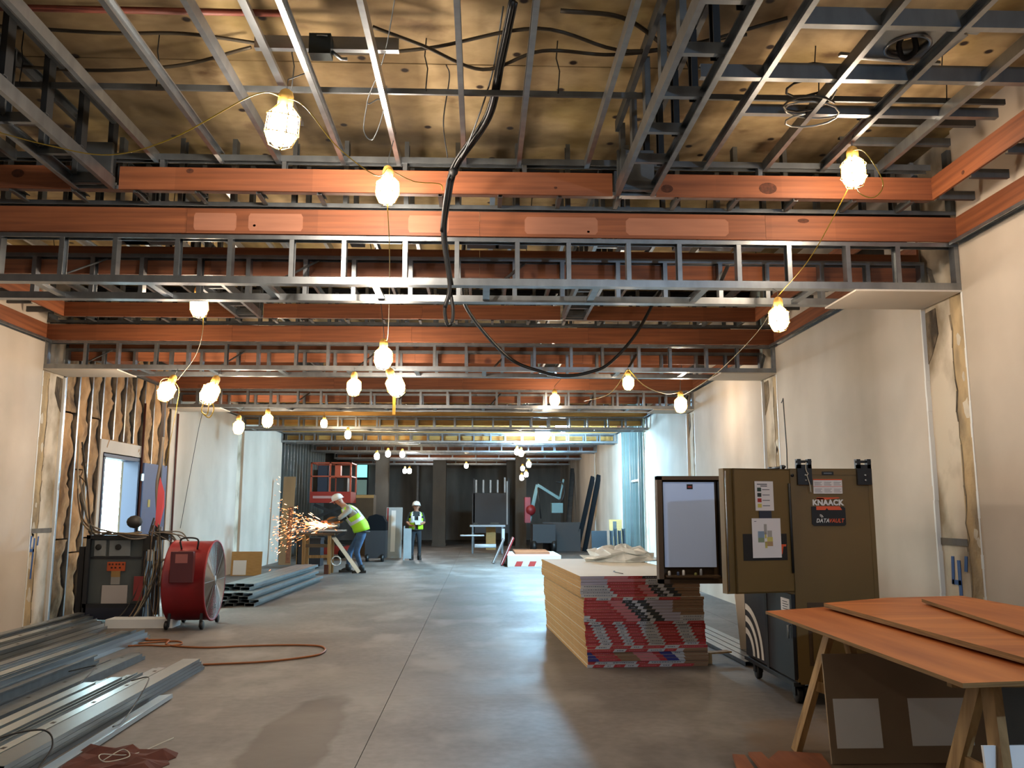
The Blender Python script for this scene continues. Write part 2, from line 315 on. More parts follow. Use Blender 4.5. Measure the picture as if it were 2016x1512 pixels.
# stripped strips where cross walls were torn out
def scar_strip(k, side, parent, mark):
    y0 = beamY(k) + 0.0; y1 = y0 + (0.70 if k == 0 else 0.65); x = XR if side > 0 else XL; s = side
    dep = 0.035
    wallpart(y0, y1, side, parent, OLDM, 'stripped_strip', dep)
    # ragged torn edges, smears of mud, a strip of corner bead
    rnd = random.Random(k * 7 + side)
    mb = MB(); z = 0.02; yc = y0 + 0.24
    pts = []
    while z < 3.3:
        pts.append((yc + rnd.uniform(-0.02, 0.02), z)); z += rnd.uniform(0.06, 0.2)
    for i in range(len(pts) - 1):
        (ya, za), (yb, zb) = pts[i], pts[i + 1]; wdt = rnd.uniform(0.008, 0.028)
        xi = x + s * (dep - 0.006)
        mb.add([(xi, ya, za), (xi, ya + wdt, za), (xi, yb + wdt, zb), (xi, yb, zb), (xi + s * .02, ya, za), (xi + s * .02, ya + wdt, za), (xi + s * .02, yb + wdt, zb), (xi + s * .02, yb, zb)], [(0, 1, 2, 3), (0, 4, 5, 1), (1, 5, 6, 2), (2, 6, 7, 3), (3, 7, 4, 0)])
    mb.build('torn_edge', SCARM, parent)
    mb = MB(); mb.box(min(x + s * (dep - .004), x + s * .06), max(x + s * (dep - .004), x + s * .06), y0 + .02, yc + .02, 0, 3.36); mb.build('rough_band', ROUGHM, parent)
    zt = beamZ(k) - .03; mb = MB(); q = [(y1 - .03, zt - .02), (y1 - .20, zt - .01), (y1 - .22, zt - .25), (y1 - .1, zt - .42), (y1 - .02, zt - .5)]
    mb.add([(x + s * (dep - .006), a, b) for a, b in q] + [(x + s * (dep + .01), a, b) for a, b in q], [tuple(range(5)), (0, 5, 6, 1), (1, 6, 7, 2), (2, 7, 8, 3), (3, 8, 9, 4)]); mb.build('torn_patch', SCARM, parent)
    mb = MB()
    for i in range(9):
        z = rnd.uniform(0.2, 3.0); ya = y0 + rnd.uniform(0.03, 0.2); r = rnd.uniform(0.02, 0.07); n = 9
        xi = x + s * (dep - 0.005)
        ring = [(ya + r * rnd.uniform(.5, 1.1) * math.cos(6.283 * q / n), z + 1.6 * r * rnd.uniform(.5, 1.1) * math.sin(6.283 * q / n)) for q in range(n)]
        mb.add([(xi, a, b) for a, b in ring] + [(xi + s * .01, a, b) for a, b in ring], [tuple(range(n))] + [(q, (q + 1) % n, n + (q + 1) % n, n + q) for q in range(n)])
    mb.build('mud_smear', STUCCO, parent)
    mb = MB()
    for yb in (y0 + 0.005, y1 - 0.012):
        z = 0.0
        while z < 3.34:
            h = rnd.uniform(.1, .3); mb.box(min(x - s * .004, x + s * dep), max(x - s * .004, x + s * dep), yb - rnd.uniform(.004, .014), yb + rnd.uniform(.008, .02), z, min(z + h, 3.36)); z += h
    mb.build('chipped_edge', WHITE, parent)
    if mark:
        xi = x + s * (dep - 0.008)
        mb = MB(); mb.box(min(xi, xi + s * .008), max(xi, xi + s * .008), y0 + 0.26 * (1 if s > 0 else .1), y1 - 0.02, 1.195, 1.255); mb.build('grey_mark', GREYP, parent)
        # blue hand-written  4'  below the mark
        def stroke(b, a0, z0, a1, z1, t=0.022):
            b.bar((xi, a0, z0), (xi, a1, z1), 0.004, t, up=(1, 0, 0)) if False else b.add(
                [(xi, a0 - t / 2, z0), (xi, a0 + t / 2, z0), (xi, a1 + t / 2, z1), (xi, a1 - t / 2, z1), (xi + s * .005, a0 - t / 2, z0), (xi + s * .005, a0 + t / 2, z0), (xi + s * .005, a1 + t / 2, z1), (xi + s * .005, a1 - t / 2, z1)],
                [(0, 1, 2, 3), (0, 4, 5, 1), (1, 5, 6, 2), (2, 6, 7, 3), (3, 7, 4, 0)])
        d = -1 if s > 0 else 1; yc = y0 + 0.42 if s > 0 else y0 + 0.17
        b = MB()
        if s > 0:
            stroke(b, yc - d * .09, 1.10, yc - d * .11, .86, .04); stroke(b, yc + d * .0, 1.07, yc - d * .0, .52, .045)
            b.box(min(xi, xi + s * .005), max(xi, xi + s * .005), yc - .02, yc + .12, .86, .90); stroke(b, yc - .12, 1.11, yc - .10, .98, .04)
        else:
            stroke(b, yc - .06, 1.16, yc - .08, .98, .03); stroke(b, yc + .02, 1.13, yc - .01, .60, .035)
            b.box(min(xi, xi + s * .005), max(xi, xi + s * .005), yc - .095, yc + .03, .95, .99); stroke(b, yc + .12, 1.15, yc + .11, 1.03, .025)
        b.build('blue_mark', BLUEP, parent)
for k in range(0, 4): scar_strip(k, 1, wr, k == 0)
scar_strip(1, -1, wl, True)
wallpart(30.2, 30.8, 1, wr, OLDM, 'stripped_strip', .03)
wallpart(20.95, 21.5, -1, wl, OLDM, 'stripped_strip', .06)
# cable slot in the right wall
MB().tube([(XR + .002, 11.42, 2.95), (XR + .002, 11.35, 3.0), (XR + .002, 11.3, 2.3), (XR + .002, 11.36, 1.2)], 0.012, 6).build('wall_cable', STEEL_DARK, wr)
# left: insulated stud bay with a door to the outside
INSUL = mat('rock_wool', '#a08462', 0.95, 0, 0, (7, 7, 3.5), 1.0, '#4d3a28', detail=10, lo=0.3, hi=0.62, bscale=7)
INSUL2 = mat('paper_faced_wool', '#bb9468', 0.9, 0, 0, (5, 5, 2.5), 0.8, '#7d5f42', detail=9, lo=0.3, hi=0.6, bscale=6)
bw = MB(); bw.box(XL - 0.30, XL - 0.20, 12.22, 13.62, 0, 5.0); bw.box(XL - 0.30, XL - 0.2, 14.52 + .5, 16.75, 0, 5.0); bw.box(XL - 0.3, XL - 0.2, 13.62, 15.02, 2.36, 5.0)
bw.build('sheathing', mat('sheathing_brown', '#4a3928', 0.9, 0, .4, (3, 3, 3)), wl)
def batt(y0, y1, z0, z1, m, seed):
    rnd = random.Random(seed); nz = max(3, int((z1 - z0) / 0.075)); ny = 7; vs = []; fs = []
    for i in range(nz + 1):
        z = z0 + (z1 - z0) * i / nz; e0 = rnd.uniform(0, .03) if 0 < i < nz else 0; e1 = rnd.uniform(0, .03) if 0 < i < nz else 0
        for j in range(ny + 1):
            t = j / ny; y = y0 + e0 + (y1 - e1 - y0 - e0) * t
            vs.append((XL - 0.03 - 0.04 * (1 - math.sin(math.pi * t)) + rnd.uniform(-.022, .022) + .025 * math.sin(z * 9 + seed), y, z))
    for i in range(nz):
        for j in range(ny): a = i * (ny + 1) + j; fs.append((a, a + 1, a + ny + 2, a + ny + 1))
    n = len(vs); vs += [(XL - 0.2, v[1], v[2]) for v in vs]
    rim = [i * (ny + 1) for i in range(nz + 1)]; rim2 = [i * (ny + 1) + ny for i in range(nz + 1)]
    for r_ in (rim, rim2):
        for a, b in zip(r_, r_[1:]): fs.append((a, b, b + n, a + n))
    return MB().add(vs, fs, True).build('insulation_batt', m, wl)
ys = [12.30, 12.70, 13.12, 13.50]
for a, b in zip(ys, ys[1:]):
    z = 0.0; q = 0
    for z1 in ((1.1, 2.9, 4.3) if a != 12.70 else (0.9, 2.1, 4.3)):
        batt(a + .03, b - .02, z, z1 - .02, INSUL2 if (a == 12.70 or q == 1) else INSUL, int(a * 100) + q); z = z1; q += 1
for a in (13.55, 13.95, 14.35, 14.75): batt(a + .03, a + .37, 2.45, 4.4, INSUL2 if a != 14.35 else INSUL, int(a * 100))
for a in (15.20, 15.62, 16.04): batt(a + .03, a + .39, 0 if a > 16.2 else 0.0, 4.4, INSUL2, int(a * 100))
for a in [12.28, 12.70, 13.12, 13.50, 15.16, 15.60, 16.02, 16.46]:
    chan('stud', (XL - 0.10, a, 0), (XL - 0.10, a, 4.6), (0, 1, 0), 0.15, 0.04, STEEL, wl)
for a in [13.95, 14.35, 14.75]: chan('stud', (XL - 0.10, a, 2.62), (XL - 0.10, a, 4.6), (0, 1, 0), 0.15, 0.04, STEEL, wl)
MB().box(XL - .03, XL - .005, 13.5, 15.15, 2.40, 2.60).build('header_board', GYP, wl)
MB().box(XL - .03, XL - .005, 13.5, 13.60, 0, 2.40).build('header_board', GYP, wl)
for y in (15.08, 16.72): MB().tube([(XL + .02, y, 0.05), (XL + .02, y, 3.35)], 0.02, 8).build('conduit', mat('dark_red_pipe', '#4a2420', 0.6), wl)
MB().box(XL - .2, XL - .01, 16.46, 16.75, 0, 5).build('panel', WALLM, wl)
# door: navy steel frame, a leaf folded back flat on the wall
NAVY = mat('navy_paint', '#12173a', 0.5, 0, .15, (3, 3, 3))
d1 = thing('door_1', 'navy steel door standing open to daylight, leaf folded against the wall', 'door', (XL, 14.3, 0), kind='structure')
fr = MB(); B = (XL, 14.3, 0)
def L(x0, x1, y0, y1, z0, z1): fr.box(x0 - XL, x1 - XL, y0 - 14.3, y1 - 14.3, z0, z1)
L(XL - .24, XL + .01, 13.60, 13.66, 0, 2.34); L(XL - .24, XL + .01, 14.96, 15.02, 0, 2.34); L(XL - .24, XL + .01, 13.60, 15.02, 2.32, 2.38)
fr.build('door_frame', NAVY, d1)
lf = MB(); lf.box(0.025, 0.07, 0.78, 1.86, 0.02, 2.31); lf.build('door_leaf', mat('slate_blue_door', '#3f4668', 0.55, 0, .1, (3, 3, 3)), d1)
h = MB(); h.box(.07, .085, 1.70, 1.76, 1.0, 1.2); h.tube([(.1, 1.73, 1.1), (.13, 1.73, 1.1), (.13, 1.6, 1.1)], .012, 6); h.build('door_handle', STEEL, d1)
for z in (.3, 1.15, 2.0): MB().box(.01, .075, .755, .785, z, z + .12).build('hinge', STEEL, d1)
MB().box(.071, .075, 1.02, 1.12, 1.55, 1.68).build('caution_sign', mat('dull_yellow', '#9c8a2c', .6), d1)
# handrail and ground outside the door
og = MB().box(-20, XL - .3, 8, 22, -.2, -.02).build('ground', mat('outside_slab', '#c9cfd0', .8), kind='structure')
hr = thing('handrail', 'bent pipe handrail outside the open door', 'handrail', (-7.6, 14.6, 0))
hp = MB(); hp.tube(curve_pts([(0, -.3, 0), (0, -.3, .95), (0, -.15, 1.08), (0, .6, 1.08), (0, .75, .95), (0, .75, 0)], 5), .022, 8); hp.build('top_rail', mat('teal_pipe', '#6f9a98', .5), hr)
MB().tube([(0, -.3, .5), (0, .75, .5)], .016, 6).build('mid_rail', MATS['teal_pipe'], hr)
# back of the room behind the viewer, side rooms, far end
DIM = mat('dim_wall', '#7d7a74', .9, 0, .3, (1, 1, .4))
MB().box(-6.1, 9, -5.2, -5, 0, 5).build('wall_back', WALLM, kind='structure')
bo = MB(); bo.box(8.8, 9, 18, 28, 0, 5); bo.box(XR + .2, 9, 28, 28.2, 0, 5); bo.box(XR + .2, 9, 17.8, 18, 0, 5)
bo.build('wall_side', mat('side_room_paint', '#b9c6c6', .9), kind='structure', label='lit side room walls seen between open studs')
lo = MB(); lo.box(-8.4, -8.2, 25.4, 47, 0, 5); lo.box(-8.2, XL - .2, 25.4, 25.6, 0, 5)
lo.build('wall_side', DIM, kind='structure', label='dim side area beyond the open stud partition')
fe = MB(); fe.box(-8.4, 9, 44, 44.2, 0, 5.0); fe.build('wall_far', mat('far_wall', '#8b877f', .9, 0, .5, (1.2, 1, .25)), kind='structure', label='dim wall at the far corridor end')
# ------------------------------------------------------------ soffit frames across the corridor
ORD = ['first', 'second', 'third', 'fourth', 'fifth', 'sixth', 'seventh', 'eighth']
XC = -0.9
BLK = []
def soffit(k):
    y0 = beamY(k); zb = beamZ(k); y1 = y0 + 0.66
    lab = ['nearest framed soffit box with red plywood band, gypsum board under its right end',
           'second framed soffit box, gypsum board under both of its ends',
           'third framed soffit box counting from the viewer',
           'fourth framed soffit box, its plywood band lit yellow beside the cool floods',
           'fifth framed soffit, the ladder of studs bleached by the cool floods',
           'sixth framed soffit counting from the viewer', 'seventh framed soffit counting from the viewer', 'last framed soffit before the far end'][k]
    B = (XC, y0, zb); t = thing('soffit_frame', lab, 'soffit frame', B, group='soffit frames across the corridor')
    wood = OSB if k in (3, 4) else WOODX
    xl, xr = XL, XR
    cuts = {0: [xl, -2.46, -.02, 2.42, xr], 1: [xl, -3.4, -.96, 1.48, xr]}.get(k, [xl, -3.4 + .3 * (k % 3), -.96 + .3 * (k % 3), 1.48 + .3 * (k % 3), xr])
    for a, b in zip(cuts, cuts[1:]):
        boxobj('blocking_board', a + .001, b - .001, y0 - .02, y0, ZT, 3.995, wood, t, B)
        boxobj('blocking_board', a + .001, b - .001, y1, y1 + .02, 3.61, 3.87, wood, t, B)
    for yy, f in ((y0 + .045, 1), (y1 - .045, -1)):
        chan('bottom_track', (xl, yy, zb), (xr, yy, zb), (0, 0, 1), .09, .06, STEEL, t, B)
        chan('top_track', (xl, yy, ZT - .005), (xr, yy, ZT - .005), (0, 0, -1), .09, .035, STEEL, t, B)
        chan('upper_track', (xl, yy, 4.06), (xr, yy, 4.06), (0, 0, -1), .09, .035, STEEL_OLD, t, B)
        n = int((xr - xl) / .46)
        for i in range(n + 1):
            x = xl + .04 + i * (xr - xl - .08) / n
            if k >= 6 and i % 2: continue
            chan('stud', (x, yy, zb + .004), (x, yy, ZT - .008), (1 if i % 2 else -1, 0, 0), .085, .038, STEEL, t, B)
            if k < 5: chan('upper_stud', (x, yy, 4.06), (x, yy, 4.62), (1 if i % 2 else -1, 0, 0), .085, .038, STEEL_OLD, t, B)
    if k < 5:
        n = 11
        for i in range(n):
            x = xl + .3 + i * (xr - xl - .6) / (n - 1)
            chan('cross_tie', (x, y0 + .09, zb + .012), (x, y1 - .09, zb + .012), (0, 0, 1), .06, .03, STEEL, t, B)
            if i % 2 == 0 and k < 3: MB().bar((x + .1 - B[0], .06, .02), (x + .35 - B[0], .6, .37), .035, .012).build('brace', STEEL, t)
    # gypsum board already fixed under the ends
    if k in (0, 1, 2): boxobj('gypsum_board', XR - (.92 if k == 0 else .78), XR - .005, y0, y1, zb - .016, zb - .001, GYP, t, B)
    if k in (1, 2): boxobj('gypsum_board', XL + .005, XL + .98, y0, y1, zb - .016, zb - .001, GYP, t, B)
    # old structural beam inside
    if k < 6:
        mb = MB(); mb.box(xl - B[0], xr - B[0], .98, 1.14, 4.77 - zb, 4.79 - zb); mb.box(xl - B[0], xr - B[0], 1.04, 1.08, 4.62 - zb, 4.78 - zb); mb.box(xl - B[0], xr - B[0], .98, 1.14, 4.60 - zb, 4.63 - zb)
        mb.build('steel_beam', STEEL_DARK, t)
    rnd = random.Random(k)
    if k < 3:
        for i in range(10):
            x = rnd.uniform(-4.6, 4.6); MB().box(x, x + rnd.uniform(.1, .3), rnd.uniform(.1, .3), .42, .45, .56).build('clip_angle', STEEL, t)
for k in range(8): soffit(k)
# ------------------------------------------------------------ coffer ceilings between them
def coffer(j):
    y0 = beamY(j - 1) + .66 if j else 2.33; y1 = beamY(j)
    lab = ['overhead coffer of furring channels nearest the viewer', 'second ceiling coffer, beyond the nearest soffit', 'third ceiling coffer from the viewer', 'fourth ceiling coffer, near the cool floods', 'fifth ceiling coffer from the viewer', 'sixth ceiling coffer from the viewer', 'seventh ceiling coffer at the far end'][j]
    B = (XC, (y0 + y1) / 2, 4.07); t = thing('coffer_frame', lab, 'ceiling frame', B, group='coffer ceilings of steel channels')
    ins = .27; ix0, ix1, iy0, iy1 = XL + .35, XR - .35, y0 + ins, y1 - ins
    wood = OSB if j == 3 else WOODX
    segs = [(ix0, -3.30), (-2.92, -.80), (-.80, 1.07), (1.43, ix1)]
    for a, b in segs:
        boxobj('curb_board', a + .001, b - .001, iy1 - .02, iy1, 4.05, 4.24, wood, t, B)
        if j: boxobj('curb_board', a + .001, b - .001, iy0, iy0 + .02, 4.05, 4.24, wood, t, B)
    ym = (y0 + y1) / 2 + .2
    for s, x, xo in ((-1, ix0, XL), (1, ix1, XR)):
        for a, b in ((y0 + (ins if j else 0), ym), (ym, iy1)):
            boxobj('curb_board', x - .01, x + .01, a + .001, b - .001, 4.05, 4.24, WOODY, t, B)
        for a, b in ((y0, ym - .5), (ym - .5, y1 - .02)):
            boxobj('ledger_board', xo - s * .020, xo, a + .001, b - .001, ZT, 3.995, WOODY, t, B)
        chan('ledger_track', (xo - s * .05, y0, ZT - .004), (xo - s * .05, y1 - .02, ZT - .004), (0, 0, -1), .09, .03, STEEL, t, B)
        if j < 3:
            mb = MB(); yy = y0 + .4
            while yy < y1 - .5: mb.box(xo - s * .05 - .018 - B[0], xo - s * .05 + .018 - B[0], yy - B[1], yy + .28 - B[1], ZT - .0095 - 4.07, ZT - .006 - 4.07); yy += .42
            mb.build('vent_slot', BLACK, t)
        if j < 4:
            n = int((y1 - y0) / .46)
            for i in range(n):
                yy = y0 + .1 + i * .46
                chan('joist', (xo - s * .05, yy, 4.06), (x, yy, 4.06), (0, 1, 0), .07, .035, STEEL_OLD, t, B)
    chan('curb_track', (ix0, iy1 + .03, 4.055), (ix1, iy1 + .03, 4.055), (0, 0, 1), .08, .03, STEEL, t, B)
    chan('curb_cap', (ix0, iy1 + .03, 4.36), (ix1, iy1 + .03, 4.36), (0, 0, -1), .08, .05, STEEL_OLD, t, B)
    if j < 4:
        n = 21
        for i in range(n):
            x = XL + .15 + i * .49
            if x > XR - .1: break
            chan('joist', (x, iy1, 4.06), (x, y1 - .02, 4.06), (1, 0, 0), .06, .035, STEEL_OLD, t, B)
            if i % 2 == 0: chan('curb_stud', (x + .2, iy1 + .03, 4.06), (x + .2, iy1 + .03, 4.355), (1, 0, 0), .07, .035, STEEL, t, B)
    # furring channels down the coffer
    xs = [-2.62, -2.13, -1.64, -1.15, -.665, -.165, .316, .842] + [1.86, 2.33, 2.846, 3.3] + [-3.75, -4.25, -4.75, -5.2]
    if j >= 4: xs = xs[::2]
    for q, x in enumerate(xs):
        chan('furring_channel', (x, y0 + (ins if j else 0), 4.33), (x, iy1, 4.33), (1 if q % 2 else -1, 0, 0), .085, .036, STEEL, t, B)
    # carrying channels across, on twisted hanger wires
    if j < 4:
        for yc in ((5.63, 3.9) if j == 0 else (y0 + 1.0, y0 + 2.3)):
            chan('carrying_channel', (ix0, yc, 4.40), (ix1, yc, 4.40), (0, 1, 0), .04, .02, STEEL_OLD, t, B)
            mb = MB()
            for i in range(10):
                x = ix0 + .5 + i * .93 - B[0]; yb = yc - B[1]
                mb.tube([(x, yb, .33), (x + .012, yb, .5), (x - .01, yb + .01, .6), (x, yb, .73)], .0045, 4)
            mb.build('hanger_wire', STEEL_DARK, t)
    # two ladder frames of doubled studs, hung lower than the channels
    if j < 5:
        for xc in (1.25, -3.105):
            for s in (-1, 1):
                x = xc + s * .16
                chan('ladder_stud', (x, y0, 4.09), (x, y1 - .3, 4.09), (-s, 0, 0), .10, .036, STEEL, t, B)
                if j < 3: chan('ladder_stud', (x, y0, 4.62), (x, y1 - .35, 4.62), (-s, 0, 0), .09, .036, STEEL_OLD, t, B)
            n = 9 if j < 2 else 5
            for i in range(n):
                yy = y0 + .12 + i * (y1 - y0 - .5) / (n - 1)
                chan('ladder_tie', (xc - .16, yy, 4.12), (xc + .16, yy, 4.12), (0, 1, 0), .07, .04, STEEL, t, B)
                if j < 2:
                    chan('ladder_post', (xc - .13, yy, 4.12), (xc - .13, yy, 4.62), (1, 0, 0), .09, .04, STEEL_OLD, t, B)
                    chan('ladder_post', (xc + .13, yy + .1, 4.12), (xc + .13, yy + .1, 4.62), (-1, 0, 0), .09, .04, STEEL_DARK, t, B)
            MB().box(xc - .15 - B[0], xc + .15 - B[0], iy1 - .1 - B[1], iy1 - .06 - B[1], .0, .34).build('end_box', STEEL_OLD, t)
    if j == 0:   # side framing on the right: deep tracks across, on to the wall
        for yc, dz in ((4.55, .11), (5.18, .11), (5.72, .07)):
            chan('cross_track', (1.86, yc, 4.36), (ix1, yc, 4.36), (0, 1, 0), dz, .05, STEEL, t, B)
        chan('cross_track', (1.42, 5.16, 4.34), (1.84, 5.16, 4.34), (0, 1, 0), .09, .05, STEEL, t, B)
        for yc in (4.9, 5.6, 6.1): chan('cross_track', (ix0, yc, 4.38), (-3.3, yc, 4.38), (0, 1, 0), .09, .05, STEEL, t, B)
        for yc in (6.0, 6.35): chan('cross_track', (2.85, yc, 4.42), (ix1, yc, 4.42), (0, 1, 0), .06, .04, STEEL_OLD, t, B)
    if j in (0, 1):
        for x in ((-1.42,) if j == 0 else (-2.4, .1)):
            MB().bar((x - B[0], y0 - B[1], .41), (x - B[0], y1 - .6 - B[1], .41), .05, .03).build('splice_bar', STEEL, t)
for j in range(7): coffer(j)
# knots and sanded pale patches on the near plywood bands
KNOT = mat('knot_brown', '#5b2f1a', .8, 0, .5, (40, 40, 40)); SANDED = mat('sanded_plywood', '#a87055', .75, 0, .15, (2, 9, 20))
def band_mark(name, m, parent, x, y, z, rx, rz, side=0):
    n = 14; b = parent.location; mb = MB(); vs = []
    for k in range(n):
        c, s_ = math.cos(6.2832 * k / n), math.sin(6.2832 * k / n)
        if name == 'patch': c, s_ = max(-1, min(1, c * 1.5)), max(-1, min(1, s_ * 1.5))
        vs.append((rx * c, s_ * rz))
    if side: pts = [(x - b.x, y + a - b.y, z + q - b.z) for a, q in vs]; off = (side * .002, 0, 0)
    else: pts = [(x + a - b.x, y - b.y, z + q - b.z) for a, q in vs]; off = (0, .003, 0)
    mb.add(pts + [tuple(Vector(p) + Vector(off)) for p in pts], [tuple(range(n)), tuple(range(2 * n - 1, n - 1, -1))] + [(k, (k + 1) % n, n + (k + 1) % n, n + k) for k in range(n)])
    mb.build(name, m, parent)
C0, S0 = bpy.data.objects['coffer_frame'], bpy.data.objects['soffit_frame']
yc = beamY(0) - .27 - .0215
for x, z, rx, rz in ((2.36, 4.13, .075, .05), (1.52, 4.115, .05, .035), (-3.72, 4.17, .05, .035), (-2.36, 4.21, .03, .02), (-.24, 4.22, .02, .014), (.6, 4.11, .014, .01)): band_mark('knot', KNOT, C0, x, yc, z, rx, rz)
for y, z, r in ((5.35, 4.16, .035), (4.85, 4.2, .05), (6.2, 4.1, .02)): band_mark('knot', KNOT, C0, XR - .35 - .0115, y, z, r, r * .8, 1)
ys = beamY(0) - .0215
for x, z, rx, rz in ((2.75, 3.95, .05, .02), (-4.2, 3.9, .02, .015), (.9, 3.83, .012, .01), (-1.9, 3.85, .012, .01)): band_mark('knot', KNOT, S0, x, ys, z, rx, rz)
for x0, x1 in ((.36, .98), (1.22, 2.1), (-.62, -.28), (-2.4, -2.05), (-1.95, -1.5)): band_mark('patch', SANDED, S0, (x0 + x1) / 2, ys, 3.88, (x1 - x0) / 2, .075)
# ------------------------------------------------------------ services above the coffer
t = MB().tube([(-5.9, 5.1, 4.64), (-1.27, 5.1, 4.64)], .022, 8).build('sprinkler_pipe', mat('rust_red_pipe', '#6a2c1a', .6, 0, .3, (8, 8, 8)))
tag(t, 'rusty red pipe across the deck above the near coffer, left', 'pipe')
t = thing('junction_box', 'dark metal junction box on a strut over the near coffer', 'junction box', (-1.06, 5.25, 4.5))
mb = MB(); mb.box(-.07, .07, -.05, .05, -.07, .07); mb.build('housing', mat('dark_green_metal', '#20292a', .5, .4), t)
mb = MB(); mb.box(-.45, .5, .055, .10, .02, .11); mb.build('strut', STEEL, t)
mb = MB(); mb.tube([(.07, 0, -.03), (.13, .02, -.07), (.17, .02, -.07)], .012, 6); mb.tube([(-.02, -.055, .05), (.05, -.055, .05)], .006, 5); mb.build('knockout', STEEL, t)
BX = mat('armoured_cable', '#3b3327', .6, .3)
def cable(name, pts, r, m, label, cat, group=None, n=8, sides=6):
    return tag(MB().tube(curve_pts(pts, n), r, sides).build(name, m), label, cat, group)
cable('armoured_cable', [(-3.5, 5.25, 4.62), (-2.5, 5.3, 4.6), (-1.9, 5.3, 4.6), (-1.07, 5.44, 4.57), (-.4, 5.42, 4.6), (.36, 5.18, 4.62), (1.0, 5.4, 4.6), (1.75, 5.2, 4.62)], .012, BX, 'dark armoured cable looping along the deck past the junction box', 'cable')
cable('armoured_cable', [(-.72, 5.2, 4.62), (-.4, 5.35, 4.58), (.0, 5.5, 4.5), (.4, 5.35, 4.56), (.9, 5.45, 4.6), (1.4, 5.3, 4.6), (1.95, 5.0, 4.62)], .012, BX, 'armoured cable sagging lowest under the deck behind the black feeder', 'cable')
cable('armoured_cable', [(-4.3, 5.6, 4.62), (-3.0, 5.75, 4.58), (-2.2, 5.72, 4.6), (-1.6, 5.55, 4.66)], .012, BX, 'armoured cable curving over the upper left channels', 'cable')
cable('armoured_cable', [(.5, 5.1, 4.7), (.9, 5.1, 4.66), (1.2, 5.3, 4.6), (1.38, 5.52, 4.6)], .015, BX, 'thick armoured cable end near the right ladder frame', 'cable')
pts = [(2.25 + .17 * math.cos(a * .55) * (1 + .05 * math.sin(a)), 5.35 + .17 * math.sin(a * .55) + .004 * a, 4.5 - .008 * a) for a in range(0, 34)]
tag(MB().tube(pts, .008, 6).build('cable_coil', BX), 'coil of armoured cable hanging right of the ladder frame', 'cable')
pts = [(2.33 + .19 * math.cos(a * .5), 5.62 + .12 * math.sin(a * .5), 4.27 + .05 * math.sin(a * .25)) for a in range(0, 22)]
tag(MB().tube(pts, .007, 6).build('cable_coil', mat('bright_conduit', '#a8a49a', .4, .6)), 'bright coil of flexible conduit below the right channels', 'cable')
# recessed light ring
t = thing('downlight_frame', 'open recessed light ring in its bent steel plate, upper right', 'light fitting', (2.72, 5.0, 4.43), .12)
mb = MB(); n = 24; R0, R1 = .125, .145; vs = []; fs = []
for i in range(n):
    a = 2 * math.pi * i / n
    for r, z in ((R0, 0), (R1, 0), (R1, .12), (R0, .12)): vs.append((r * math.cos(a), r * math.sin(a), z))
for i in range(n):
    j = (i + 1) % n
    for q in range(4): fs.append((i * 4 + q, i * 4 + (q + 1) % 4, j * 4 + (q + 1) % 4, j * 4 + q))
mb.add(vs, fs, True); mb.build('ring', STEEL, t)
mb = MB()
for i in range(n):
    a, b = 2 * math.pi * i / n, 2 * math.pi * (i + 1) / n
    def o(a): c, s = math.cos(a), math.sin(a); k = min(.30 / max(abs(c), .01), .2 / max(abs(s), .01)); return (c * k, s * k)
    (xa, ya), (xb, yb) = o(a), o(b)
    mb.add([(.145 * math.cos(a), .145 * math.sin(a), .012), (.145 * math.cos(b), .145 * math.sin(b), .012), (xb, yb, .012), (xa, ya, .012), (.145 * math.cos(a), .145 * math.sin(a), .016), (.145 * math.cos(b), .145 * math.sin(b), .016), (xb, yb, .016), (xa, ya, .016)], [(0, 3, 2, 1), (4, 5, 6, 7), (2, 3, 7, 6)])
mb.build('plate', STEEL, t)
MB().bar((-.36, -.19, .03), (.36, -.19, .03), .03, .02).bar((-.36, .19, .03), (.36, .19, .03), .03, .02).build('hanger_bar', STEEL, t)
mb = MB(); mb.tube(curve_pts([(.05, 0, .1), (.09, .05, .02), (.03, .09, -.02), (-.03, .04, .05), (.0, -.03, .12)], 6), .018, 6); mb.build('wire_tail', BLACK, t)
mb = MB(); mb.box(.16, .28, -.06, .06, .03, .13); mb.build('wiring_box', STEEL, t)
# thin tie wires
cable('tie_wire', [(-.55, 5.0, 4.75), (-.66, 5.35, 4.5), (-.80, 5.6, 4.3), (-.72, 5.62, 4.33), (-.70, 5.7, 4.28), (-.78, 5.8, 4.12), (-.84, 5.75, 4.16), (-.8, 5.6, 4.3)], .004, STEEL_OLD, 'thin wire with a hooked loop below the near channels', 'wire')
cable('tie_wire', [(-.27, 5.9, 4.75), (-.25, 6.0, 4.7), (-.30, 6.2, 4.45), (-.27, 6.3, 4.2)], .005, STEEL_DARK, 'short rusty hanger wire dangling left of the black feeder', 'wire')
# ------------------------------------------------------------ black feeder cables
FE = (( .189, 5.0, 4.70), (.118, 5.4, 4.51), (.037, 5.9, 4.349), (-.207, 6.3, 4.142), (-.275, 6.4, 3.911), (-.308, 6.5, 3.656), (-.255, 6.6, 3.271), (-.29, 6.6, 3.08), (-.27, 6.6, 2.95), (-.235, 6.6, 2.96), (-.225, 6.6, 3.06), (-.245, 6.62, 3.2))
t = thing('feeder_cable', 'thick black bundled feeder cable hanging in a loop from the deck', 'cable', (0, 5.0, 4.7))
def rel(pts, b): return [tuple(Vector(p) - Vector(b)) for p in pts]
mb = MB(); P = rel(FE, (0, 5, 4.7))
mb.tube(curve_pts(P[:8], 8), .017, 8); mb.tube(curve_pts(P[4:], 8), .014, 8)
mb.tube(curve_pts([(x + .02, y + .02, z) for x, y, z in P[:7]], 8), .013, 6); mb.tube(curve_pts([(x - .012, y - .02, z + .01) for x, y, z in P[:6]], 8), .012, 6)
mb.build('cable', RUBBER, t)
